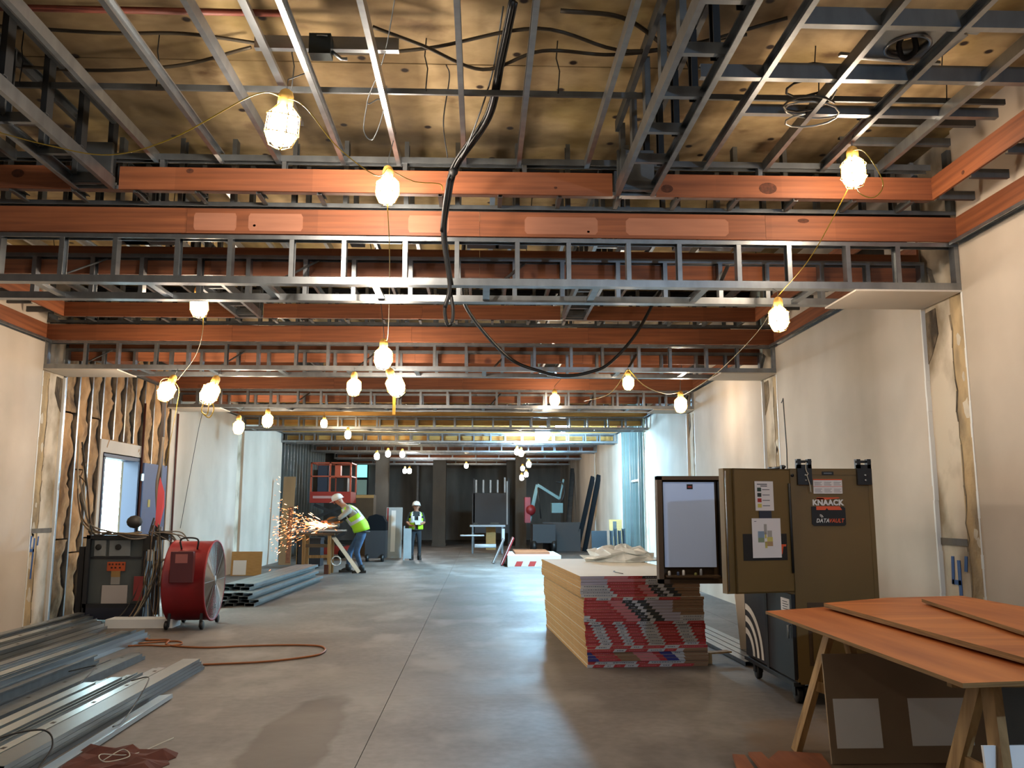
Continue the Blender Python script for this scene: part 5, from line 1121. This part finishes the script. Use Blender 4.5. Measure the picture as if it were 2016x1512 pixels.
leaning('drywall_offcut', 3.0, 3.42, 23.2, .95, .12, BST, 'grey blue board leaning left of the short offcuts')
t = thing('handcart', 'dark folded hand cart tilted against the right wall beyond the stack', 'hand cart', (3.55, 17.2, 0)); MB().bar((0, 0, .05), (.28, .1, 1.05), .10, .05).build('frame', STEEL_DARK, t); MB().bar((.1, -.1, 1.0), (.45, .0, 1.08), .06, .05).build('handle', TS, t); mb = MB(); mb.lathe([(.1, -.03), (.11, 0), (.1, .03)], 12, Matrix.Translation((.02, -.1, .11)) @ Matrix.Rotation(math.pi / 2, 4, 'Y')); mb.build('wheel', RUBBER, t)
# boom lift by the right side, far
t = thing('boom_lift', 'red and teal boom lift parked far down on the right', 'lift', (2.2, 31, 0)); TEAL = mat('teal_paint', '#5d7b7b', .5)
mbx(-.35, .45, -.5, .9, .35, 1.0).build('chassis', DK, t); mbx(-.62, -.42, -.3, .3, 1.05, 1.95).build('counterweight', RED, t); mb = MB(); mb.ball((-.42, -.2, 1.5), .2, 10); mb.build('motor_cover', RED, t)
MB().bar((-.45, 0, 1.1), (-.15, 0, 2.4), .12, .12).build('boom', TEAL, t); MB().bar((-.15, 0, 2.4), (.65, 0, 1.9), .1, .1).build('boom', TEAL, t); MB().bar((.65, 0, 1.9), (.8, 0, 2.6), .06, .06).build('jib', TEAL, t); mbx(.35, .75, -.2, .2, 1.4, 1.75).build('basket', TEAL, t)
MB().tube(curve_pts([(.5, -.2, 2.5), (.75, -.25, 2.45), (.8, -.25, 2.1), (.7, -.25, 1.8)], 6), .03, 6).build('hose', BLACK, t); MB().tube([(-.15, -.3, 2.3), (-.05, -.3, 1.2)], .025, 6).build('control_post', BLACK, t)
for x in (-.3, .4):
    for y in (-.35, .7): mb = MB(); mb.lathe([(.2, -.08), (.24, -.05), (.24, .05), (.2, .08)], 14, Matrix.Translation((x, y, .24)) @ Matrix.Rotation(math.pi / 2, 4, 'Y')); mb.build('wheel', RUBBER, t)
mbx(.1, 1.5, .9, 1.0, 0, 1.05).build('skirt_panel', mat('brown_skirt', '#4c4745', .8), t)
# scissor lift on the left
p0 = at(612, 910, y=27.5); p1 = at(690, 988, y=27.5); xm = (p0.x + p1.x) / 2; hw = (p1.x - p0.x) / 2
t = thing('scissor_lift', 'raised red scissor lift platform with guard rails behind the sparks', 'lift', (xm, 27.8, 0)); OR = mat('lift_orange', '#a84a30', .5); LR = mat('lift_red', '#8e2218', .5)
zt, zb = p0.z, at(650, 968, y=27.5).z; z0 = at(650, 990, y=27.5).z
mbx(-hw, hw, -.3, .9, z0, zb).build('platform', LR, t); mbx(-hw + .1, .1, -.31, -.3, z0 + .14, z0 + .22).build('decal', mat('pink_decal', '#b58a84', .6), t)
for x in (-hw, -.05, hw - .04):
    for y in (-.3, .86): mbx(x, x + .05, y, y + .04, zb, zt).build('guard_post', OR, t)
mb = MB()
for z in (zt - .04, (zt + zb) / 2):
    mb.box(-hw, hw, -.3, -.26, z, z + .04); mb.box(-hw, hw, .86, .9, z, z + .04); mb.box(-hw, -hw + .04, -.3, .9, z, z + .04); mb.box(hw - .04, hw, -.3, .9, z, z + .04)
mb.build('guard_rail', OR, t)
mbx(-.42, -.08, -.25, .1, zb, zt - .1).build('dark_load', mat('navy_load', '#262b38', .7), t); mbx(.12, .30, -.25, .0, zb + .5, zt - .1).build('control_box', OR, t); mbx(-.6, -.45, -.1, .3, zb, zb + .7).build('pale_load', CONC, t); mbx(.15, .5, -.1, .3, zb, zb + .45).build('dark_load', STEEL_DARK, t)
for s in (-1, 1):
    for lv in range(3):
        za = .35 + (z0 - .4) * lv / 3; zc = .35 + (z0 - .4) * (lv + 1) / 3
        MB().bar((-hw * .8 * s, -.25 if s > 0 else -.2, za), (hw * .8 * s, -.25 if s > 0 else -.2, zc), .04, .09).build('scissor_arm', STEEL_DARK, t)
mbx(-hw * .9, hw * .9, -.3, .9, .12, .36).build('base', LR, t)
for x in (-hw * .7, hw * .7):
    mb = MB(); mb.lathe([(.12, -.06), (.15, -.04), (.15, .04), (.12, .06)], 12, Matrix.Translation((x, -.3, .15)) @ Matrix.Rotation(math.pi / 2, 4, 'X')); mb.build('wheel', RUBBER, t)
# odds and ends round the saw
leaning('drywall_sheet', at(758, 1090, y=27.5).x, at(790, 1090, y=27.5).x, 27.5, 1.6, .14, mat('pale_sheet', '#9aa0a0', .8, 0, .15, (2, 2, 2)), 'pale drywall sheet leaning left of the standing worker', [(-2.98, -2.93, .05, 1.58, RED), (-2.84, -2.70, .2, 1.5, WHITE)])
mb = MB(); mb.box(-.02, .02, -.02, .02, 0.002, 1.02); mb.box(.02, .22, -.01, .0, .05, .95); o = mb.build('drywall_offcut', mat('pale_sheet', '#9aa0a0', .8)); o.location = (at(795, 1100, y=26.3).x, 26.3, 0); tag(o, 'narrow pale board standing beside the standing worker\'s leg', 'drywall')
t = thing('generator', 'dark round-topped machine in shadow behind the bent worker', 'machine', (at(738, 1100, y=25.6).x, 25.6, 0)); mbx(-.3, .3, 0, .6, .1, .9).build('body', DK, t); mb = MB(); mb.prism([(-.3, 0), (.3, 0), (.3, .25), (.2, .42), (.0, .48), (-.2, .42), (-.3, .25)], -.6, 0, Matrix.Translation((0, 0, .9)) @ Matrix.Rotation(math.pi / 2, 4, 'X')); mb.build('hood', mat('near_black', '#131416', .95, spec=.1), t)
for x in (-.22, .22): mb = MB(); mb.lathe([(.1, -.04), (.11, 0), (.1, .04)], 12, Matrix.Translation((x, -.02, .11)) @ Matrix.Rotation(math.pi / 2, 4, 'Y')); mb.build('wheel', RUBBER, t)
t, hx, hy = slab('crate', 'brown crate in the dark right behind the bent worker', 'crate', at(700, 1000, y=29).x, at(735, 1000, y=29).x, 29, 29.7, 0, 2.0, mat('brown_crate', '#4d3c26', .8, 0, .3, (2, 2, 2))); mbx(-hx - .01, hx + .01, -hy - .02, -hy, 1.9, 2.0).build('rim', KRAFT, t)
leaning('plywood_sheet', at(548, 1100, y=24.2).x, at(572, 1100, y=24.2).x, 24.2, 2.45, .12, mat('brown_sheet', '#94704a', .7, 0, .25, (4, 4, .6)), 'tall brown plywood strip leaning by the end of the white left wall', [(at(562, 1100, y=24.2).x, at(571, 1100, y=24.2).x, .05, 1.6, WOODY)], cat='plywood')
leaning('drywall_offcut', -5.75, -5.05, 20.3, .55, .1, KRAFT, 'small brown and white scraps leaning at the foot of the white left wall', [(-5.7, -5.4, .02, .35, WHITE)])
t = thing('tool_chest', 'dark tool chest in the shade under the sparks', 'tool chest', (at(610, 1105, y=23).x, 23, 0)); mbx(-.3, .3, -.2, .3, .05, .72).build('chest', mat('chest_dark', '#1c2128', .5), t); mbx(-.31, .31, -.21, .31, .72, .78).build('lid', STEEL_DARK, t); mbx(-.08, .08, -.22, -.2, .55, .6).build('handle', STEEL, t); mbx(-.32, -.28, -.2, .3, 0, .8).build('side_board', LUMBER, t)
# ------------------------------------------------------------ cut-off saw on its stand, with a stud in it
sx = at(655, 1040, y=21.0).x
t = thing('saw_stand', 'rough pine saw bench where the worker cuts studs', 'bench', (at(625, 1125, y=21.0).x, 21.0, 0))
mbx(-.45, .42, -.25, .25, .90, .95).build('bench_top', mat('dark_plank', '#5c4c38', .8, 0, .3, (2, 8, 8)), t)
for x, y in ((-.3, -.2), (.3, -.2), (-.3, .2), (.3, .2)): mbx(x - .04, x + .04, y - .03, y + .03, 0, .90).build('leg', LUMBER, t)
mbx(.2, .3, -.27, -.23, 0, .22).build('wood_block', mat('red_brown_block', '#4f2d1e', .8), t); mbx(-.3, .3, .18, .2, .35, .42).build('brace', LUMBER, t); mbx(-.32, .32, -.22, -.2, .62, .7).build('apron', mat('dark_plank', '#5c4c38'), t)
t = thing('cut_off_saw', 'yellow guarded cut-off saw throwing sparks on the saw bench', 'saw', (sx, 21.0, .952)); YG = mat('saw_yellow', '#8a5a18', .5)
mbx(-.2, .22, -.14, .14, 0, .04).build('base', STEEL_DARK, t); mb = MB(); mb.lathe([(.02, -.006), (.17, -.004), (.17, .004), (.02, .006)], 24, Matrix.Translation((0, 0, .20)) @ Matrix.Rotation(math.pi / 2, 4, 'X')); mb.build('blade', STEEL, t)
mb = MB(); n = 14; vs = []; fs = []
for i in range(n + 1):
    a = math.radians(10 + 170 * i / n)
    for y in (-.03, .03): vs += [(.19 * math.cos(a), y, .2 + .19 * math.sin(a)), (.05 * math.cos(a), y, .2 + .05 * math.sin(a))]
for i in range(n): a = i * 4; fs += [(a, a + 1, a + 5, a + 4), (a + 2, a + 6, a + 7, a + 3), (a, a + 4, a + 6, a + 2)]
mb.add(vs, fs); mb.build('blade_guard', YG, t)
MB().bar((.05, 0, .22), (.32, 0, .36), .05, .05).build('arm', STEEL_DARK, t); mb = MB(); mb.lathe([(.07, -.1), (.08, 0), (.07, .1)], 12, Matrix.Translation((.16, .08, .3)) @ Matrix.Rotation(math.pi / 2, 4, 'X')); mb.build('motor', YG, t); MB().tube([(.3, 0, .35), (.42, 0, .40)], .018, 8).build('handle', BLACK, t)
p0 = at(707, 1127, y=20.6); p1 = at(653, 1052, y=20.9); t = thing('leaning_channel', 'galvanised stud leaning from the floor up to the saw bench', 'steel channel', p0); chan('channel', p0, p1, (0, -1, .2), .09, .04, TS, t, p0)
o = stud(sx - 1.0, 20.93, sx + .35, 20.93, .994, .09, .04, 1, 'steel stud lying in the saw being cut', S2)
mb = MB(); mb.tube([(.11 * math.cos(a * .6), .03 * math.sin(a), .14 + .11 * math.sin(a * .6)) for a in range(22)], .012, 5); o = mb.build('cord', WHITE); o.location = (at(662, 1098, y=20.7).x, 20.7, .17); tag(o, 'white cord coil hanging under the saw bench', 'cord')
# sparks, thrown to the left
rb = random.Random(9); mb = MB(); px = sx - .02; pz = 1.10
for i in range(520):
    u = rb.random() ** 1.1; d = 1.35 * u + .03; a = rb.gauss(.10, .16 + .15 * u); b = rb.gauss(0, .16)
    if i > 480: d = rb.uniform(-.25, 1.3); a = rb.uniform(-.5, .6) if d > 0 else rb.uniform(-1, 1)
    mb.mi = 0 if d < .5 and i < 480 and rb.random() < .75 else (rb.random() < .72) * 1
    c_ = Vector((px - d, 20.85 + b * d, pz + d * a - .10 * d * d + .02)); L_ = rb.uniform(.01, .06) * (1.6 if u < .4 else .7); r = rb.uniform(.004, .011)
    v = Vector((-1, b, a - .2 * d)).normalized(); n_ = v.cross(Vector((0, 1, 0))).normalized() * r; y_ = Vector((0, r, 0))
    mb.add([c_ - v * L_, c_ + n_, c_ + y_, c_ - n_, c_ - y_, c_ + v * L_], [(0, 2, 1), (0, 3, 2), (0, 4, 3), (0, 1, 4), (5, 1, 2), (5, 2, 3), (5, 3, 4), (5, 4, 1)])
o = mb.build('sparks', [mat('hot_spark', '#ffc894', emit=5), mat('orange_spark', '#ff9d5e', emit=1.5)]); tag(o, 'fan of orange sparks flying left from the saw', 'sparks', kind='stuff')
# ------------------------------------------------------------ two workers
SKIN = mat('skin', '#a5755c', .6); VEST = mat('hi_vis_lime', '#a6e01f', .7, 0, .1, (6, 6, 6)); SILVER = mat('reflective_silver', '#cfd4d8', .35, .2)
JEANS = mat('blue_denim', '#3d5878', .85, 0, .3, (12, 12, 12)); SHIRTB = mat('grey_sleeve', '#9d978c', .85); SHIRTD = mat('dark_sleeve', '#2a3030', .85); DARKP = mat('dark_trousers', '#23282e', .85)
BOOT = mat('dark_boot', '#1c1a19', .7); HAT = mat('white_hard_hat', '#d9dcdc', .35); BELT = mat('belt_leather', '#2a2420', .7)
def skin_mesh(verts, edges, radii, root, sub=2):
    me = bpy.data.meshes.new('tmp'); me.from_pydata(verts, edges, []); o = bpy.data.objects.new('tmp', me); COL.objects.link(o)
    m = o.modifiers.new('skin', 'SKIN'); m.use_smooth_shade = True
    sv = me.skin_vertices[0].data
    for i, r in enumerate(radii): sv[i].radius = r if isinstance(r, tuple) else (r, r)
    for i in range(len(verts)): sv[i].use_root = (i == root)
    s = o.modifiers.new('sub', 'SUBSURF'); s.levels = sub; s.render_levels = sub
    dg = bpy.context.evaluated_depsgraph_get(); dg.update(); out = bpy.data.meshes.new_from_object(o.evaluated_get(dg)); bpy.data.objects.remove(o); return out
def person(label, loc, rz, J, top, legs, sleeve, vest_open=False):
    """J: joints in metres, x to the person's left, -y ahead, z up"""
    t = thing('person', label, 'person', loc, rz)
    K = list(J); ix = {k: i for i, k in enumerate(K)}; V = [Vector(J[k][0]) for k in K]; Rr = [J[k][1] for k in K]
    E_ = [('pelvis', 'waist', 'shirt'), ('waist', 'chest', 'shirt'), ('chest', 'neck', 'shirt'), ('neck', 'jaw', 'skin'), ('jaw', 'head', 'skin'), ('head', 'crown', 'skin')]
    for s in 'lr':
        E_ += [('chest', 'sh' + s, 'shirt'), ('sh' + s, 'el' + s, 'sleeve'), ('el' + s, 'wr' + s, 'fore'), ('wr' + s, 'palm' + s, 'skin'), ('pelvis', 'hip' + s, 'legs'), ('hip' + s, 'kn' + s, 'legs'), ('kn' + s, 'an' + s, 'legs'), ('an' + s, 'toe' + s, 'boot')]
    me = skin_mesh([tuple(v) for v in V], [(ix[a], ix[b]) for a, b, _ in E_], Rr, ix['pelvis'])
    order = ['shirt', 'skin', 'sleeve', 'fore', 'legs', 'boot']; mm = {'shirt': top, 'skin': SKIN, 'sleeve': sleeve, 'fore': J.get('_fore', SKIN), 'legs': legs, 'boot': BOOT}
    b = MB()
    vs = [v.co.copy() for v in me.vertices]
    for p in me.polygons:
        c = p.center; best = None
        for a, e, kd in E_:
            A, Bv = V[ix[a]], V[ix[e]]; d = Bv - A; u = max(0, min(1, (c - A).dot(d) / max(1e-6, d.length_squared))); q = (c - A - d * u).length
            if best is None or q < best[0]: best = (q, kd)
        b.mi = order.index(best[1]); b.f.append(list(p.vertices)); b.m.append(b.mi); b.sm.append(True)
    b.v = [tuple(v) for v in vs]
    # fingers and thumbs grow from each palm, bent at the knuckles
    b.mi = 1
    for s in 'lr':
        pm = V[ix['palm' + s]]; wr = V[ix['wr' + s]]; f = (pm - wr).normalized(); sd = f.cross(Vector((0, 0, 1))); sd = sd.normalized() if sd.length > .1 else Vector((1, 0, 0)); dn = f.cross(sd).normalized()
        if dn.z > 0: dn = -dn
        for q, ln in enumerate((.07, .08, .075, .06)):
            o = pm + sd * (.028 - .019 * q) + f * .01; b.tube([o - f * .03, o + f * ln * .45, o + f * ln * .75 + dn * .03, o + f * ln * .7 + dn * .055], .0095, 6, r1=.0075)
        o = pm + sd * .03 - f * .03; b.tube([o, o + sd * .03 + f * .02 + dn * .015, o + sd * .025 + f * .05 + dn * .035], .011, 6, r1=.009)
    # face on the front of the head
    hd = V[ix['head']]; upv = (V[ix['crown']] - V[ix['jaw']]).normalized(); fwd = Vector(J['_look']).normalized(); fwd = (fwd - upv * fwd.dot(upv)).normalized(); sd = upv.cross(fwd)
    b.tube([hd + fwd * .085 + upv * .01, hd + fwd * .118 - upv * .025, hd + fwd * .09 - upv * .03], .014, 6)
    for s in (-1, 1): b.tube([hd + sd * (s * .085) - upv * .03, hd + sd * (s * .098), hd + sd * (s * .085) + upv * .03], .013, 6)
    b.mi = len(order)
    for s in (-1, 1): b.ball(hd + fwd * .092 + sd * (.032 * s) + upv * .012, .011, 6)
    b.bar(hd + fwd * .093 - upv * .06 - sd * .025, hd + fwd * .093 - upv * .06 + sd * .025, .008, .008)
    b.build('body', [mm[k] for k in order] + [BLACK], t)
    # hard hat
    Z = upv; X = sd; Y = -fwd; T = hd + upv * .045
    M = Matrix(((X.x, Y.x, Z.x, T.x), (X.y, Y.y, Z.y, T.y), (X.z, Y.z, Z.z, T.z), (0, 0, 0, 1)))
    h = MB(); h.lathe([(.122, 0), (.128, .005), (.124, .05), (.105, .098), (.065, .13), (.01, .14)], 18, M); h.lathe([(.12, -.004), (.142, -.008), (.142, -.002), (.12, .006)], 18, M)
    h.add([M @ Vector(p) for p in ((-.09, -.10, 0), (.09, -.10, 0), (.055, -.19, -.015), (-.055, -.19, -.015), (-.09, -.10, .008), (.09, -.10, .008), (.055, -.19, -.007), (-.055, -.19, -.007))], [(0, 1, 2, 3), (4, 7, 6, 5), (2, 6, 7, 3), (1, 5, 6, 2), (0, 3, 7, 4)])
    h.add([M @ Vector(p) for p in ((-.012, -.11, .06), (.012, -.11, .06), (.012, 0, .15), (-.012, 0, .15), (.012, .11, .06), (-.012, .11, .06))], [(0, 1, 2, 3), (3, 2, 4, 5)])
    h.build('hard_hat', HAT, t)
    # vest: rings of cloth round the trunk with reflective bands
    a, m_, c, nk = V[ix['pelvis']], V[ix['waist']], V[ix['chest']], V[ix['neck']]
    ax = (V[ix['shl']] - V[ix['shr']]).normalized()
    lv = [(a + (m_ - a) * .10, .205, .165), (a + (m_ - a) * .5, .208, .17), (m_, .205, .168), (m_ + (c - m_) * .25, .208, .17), (m_ + (c - m_) * .45, .212, .172), (m_ + (c - m_) * .75, .222, .172), (c, .222, .165), (c + (nk - c) * .5, .185, .13), (c + (nk - c) * .82, .12, .095)]
    n = 24; vv = []; ff = []; mi = []
    for i, (p, rx, ry) in enumerate(lv):
        d = (lv[min(i + 1, len(lv) - 1)][0] - lv[max(i - 1, 0)][0]).normalized(); fy = d.cross(ax).normalized()
        for k in range(n): an = 2 * math.pi * k / n; vv.append(p + ax * (rx * math.cos(an)) + fy * (ry * math.sin(an)))
    fdir = Vector((0, -1, 0))
    for i in range(len(lv) - 1):
        for k in range(n):
            j = (k + 1) % n; ce = (vv[i * n + k] + vv[(i + 1) * n + j]) / 2; off = ce - lv[i][0]
            front = off.normalized().dot(fdir) > .5 and abs(off.dot(ax)) < (.035 if i < 5 else .02 + .03 * (i - 4))
            if vest_open and front: continue
            if i >= 5 and abs(off.dot(ax)) > .165 : continue
            strap = i >= 4 and .075 < abs(off.dot(ax)) < .135
            ff.append((i * n + k, i * n + j, (i + 1) * n + j, (i + 1) * n + k)); mi.append(1 if (i == 3 or strap) else 0)
    vb = MB(); vb.v = [tuple(x) for x in vv]; vb.f = [list(f) for f in ff]; vb.m = mi; vb.sm = [True] * len(ff); vest = vb.build('safety_vest', [VEST, SILVER], t)
    so = vest.modifiers.new('thickness', 'SOLIDIFY'); so.thickness = .012; so.offset = 1
    bl = MB(); p = a + (m_ - a) * .02; bl.tube([p + ax * (.185 * math.cos(q * .3142)) + Vector((0, .15 * math.sin(q * .3142), 0)) for q in range(20)], .022, 6, closed=True); bl.build('belt', BELT, t)
    for s in 'lr':
        an, toe = V[ix['an' + s]], V[ix['toe' + s]]; f = toe - an; f.z = 0; f = f.normalized(); sd2 = Vector((-f.y, f.x, 0)); bo = MB(); o = Vector((an.x, an.y, 0))
        prof = [(-.09, .0, .045), (-.03, .0, .05), (.07, .0, .055), (.17, .0, .045), (.20, .0, .02)]
        vs = [o + f * d + sd2 * (w_ * sg) + Vector((0, 0, z)) for z in (.002, .06) for sg in (-1, 1) for d, _, w_ in prof]
        N_ = len(prof); fs = [(i, i + 1, N_ + i + 1, N_ + i) for i in range(N_ - 1)] + [(2 * N_ + i, 3 * N_ + i, 3 * N_ + i + 1, 2 * N_ + i + 1) for i in range(N_ - 1)]
        fs += [(i, 2 * N_ + i, 2 * N_ + i + 1, i + 1) for i in range(N_ - 1)] + [(N_ + i, N_ + i + 1, 3 * N_ + i + 1, 3 * N_ + i) for i in range(N_ - 1)] + [(0, N_, 3 * N_, 2 * N_), (N_ - 1, 3 * N_ - 1, 4 * N_ - 1, 2 * N_ - 1)]
        bo.add(vs, fs); bo.tube([an + Vector((0, 0, -.06)), an + Vector((0, 0, .10))], .062, 10); bo.build('boot', BOOT, t)
    return t
# worker bending over the saw (faces left in the photograph: -y of the figure turned to -x)
pw = at(703, 1127.5, z=0)
J = {'pelvis': ((0, .10, .98), .15), 'waist': ((0, .05, 1.14), .15), 'chest': ((0, -.16, 1.44), .165), 'neck': ((0, -.29, 1.60), .065), 'jaw': ((0, -.36, 1.655), .07), 'head': ((0, -.41, 1.72), .098), 'crown': ((0, -.43, 1.80), .085),
     'shl': ((.20, -.19, 1.50), .075), 'ell': ((.27, -.40, 1.30), .055), 'wrl': ((.10, -.62, 1.22), .038), 'palml': ((.05, -.70, 1.235), .036),
     'shr': ((-.20, -.20, 1.50), .075), 'elr': ((-.28, -.34, 1.24), .055), 'wrr': ((-.10, -.56, 1.18), .038), 'palmr': ((-.03, -.64, 1.20), .036),
     'hipl': ((.10, .09, .92), .105), 'knl': ((.13, -.02, .50), .068), 'anl': ((.13, .10, .10), .05), 'toel': ((.13, -.05, .045), .04),
     'hipr': ((-.10, .10, .92), .105), 'knr': ((-.13, -.14, .50), .068), 'anr': ((-.13, -.16, .10), .05), 'toer': ((-.13, -.31, .045), .04), '_look': (0, -1, -.7), '_fore': SHIRTD}
def P_clean(J): return {k: v for k, v in J.items() if not k.startswith('_')}
class JD(dict):
    def __iter__(s): return iter([k for k in dict.keys(s) if not k.startswith('_')])
person('person in a lime vest and white hard hat bending over the sparking saw, blue jeans', (pw.x - .02, pw.y, 0), math.radians(-78), JD(J), SHIRTB, JEANS, SHIRTB).scale = (1.16, 1.14, 1.0)
ps = at(818, 1102, z=0)
J = {'pelvis': ((0, .0, .90), .14), 'waist': ((0, .0, 1.05), .135), 'chest': ((0, .0, 1.32), .15), 'neck': ((0, -.01, 1.47), .058), 'jaw': ((0, -.03, 1.52), .065), 'head': ((0, -.03, 1.59), .095), 'crown': ((0, -.01, 1.665), .082),
     'shl': ((.185, .0, 1.38), .068), 'ell': ((.25, -.02, 1.12), .05), 'wrl': ((.12, -.24, 1.07), .036), 'palml': ((.05, -.27, 1.09), .034),
     'shr': ((-.185, .0, 1.38), .068), 'elr': ((-.28, .02, 1.13), .05), 'wrr': ((-.16, -.17, 1.02), .036), 'palmr': ((-.09, -.22, 1.03), .034),
     'hipl': ((.09, .0, .85), .10), 'knl': ((.11, -.02, .47), .064), 'anl': ((.11, .02, .10), .048), 'toel': ((.13, -.13, .045), .038),
     'hipr': ((-.09, .0, .85), .10), 'knr': ((-.11, -.02, .47), .064), 'anr': ((-.12, .02, .10), .048), 'toer': ((-.15, -.13, .045), .038), '_look': (.1, -1, -.15), '_fore': SKIN}
person('person in an open lime vest and dark trousers standing, facing the viewer, white hard hat', (ps.x, ps.y, 0), math.radians(5), JD(J), SHIRTD, DARKP, SHIRTD, True)
tg = at(822, 1045, y=26.2); mb = MB(); mb.box(-.08, .08, -.01, .0, -.1, .1); o = mb.build('clipboard', mat('clip_white', '#b9bcbc', .6)); o.location = (ps.x + .06, ps.y - .33, 1.12); o.rotation_euler = (-.9, 0, .4); tag(o, 'white sheet held by the standing person', 'clipboard')
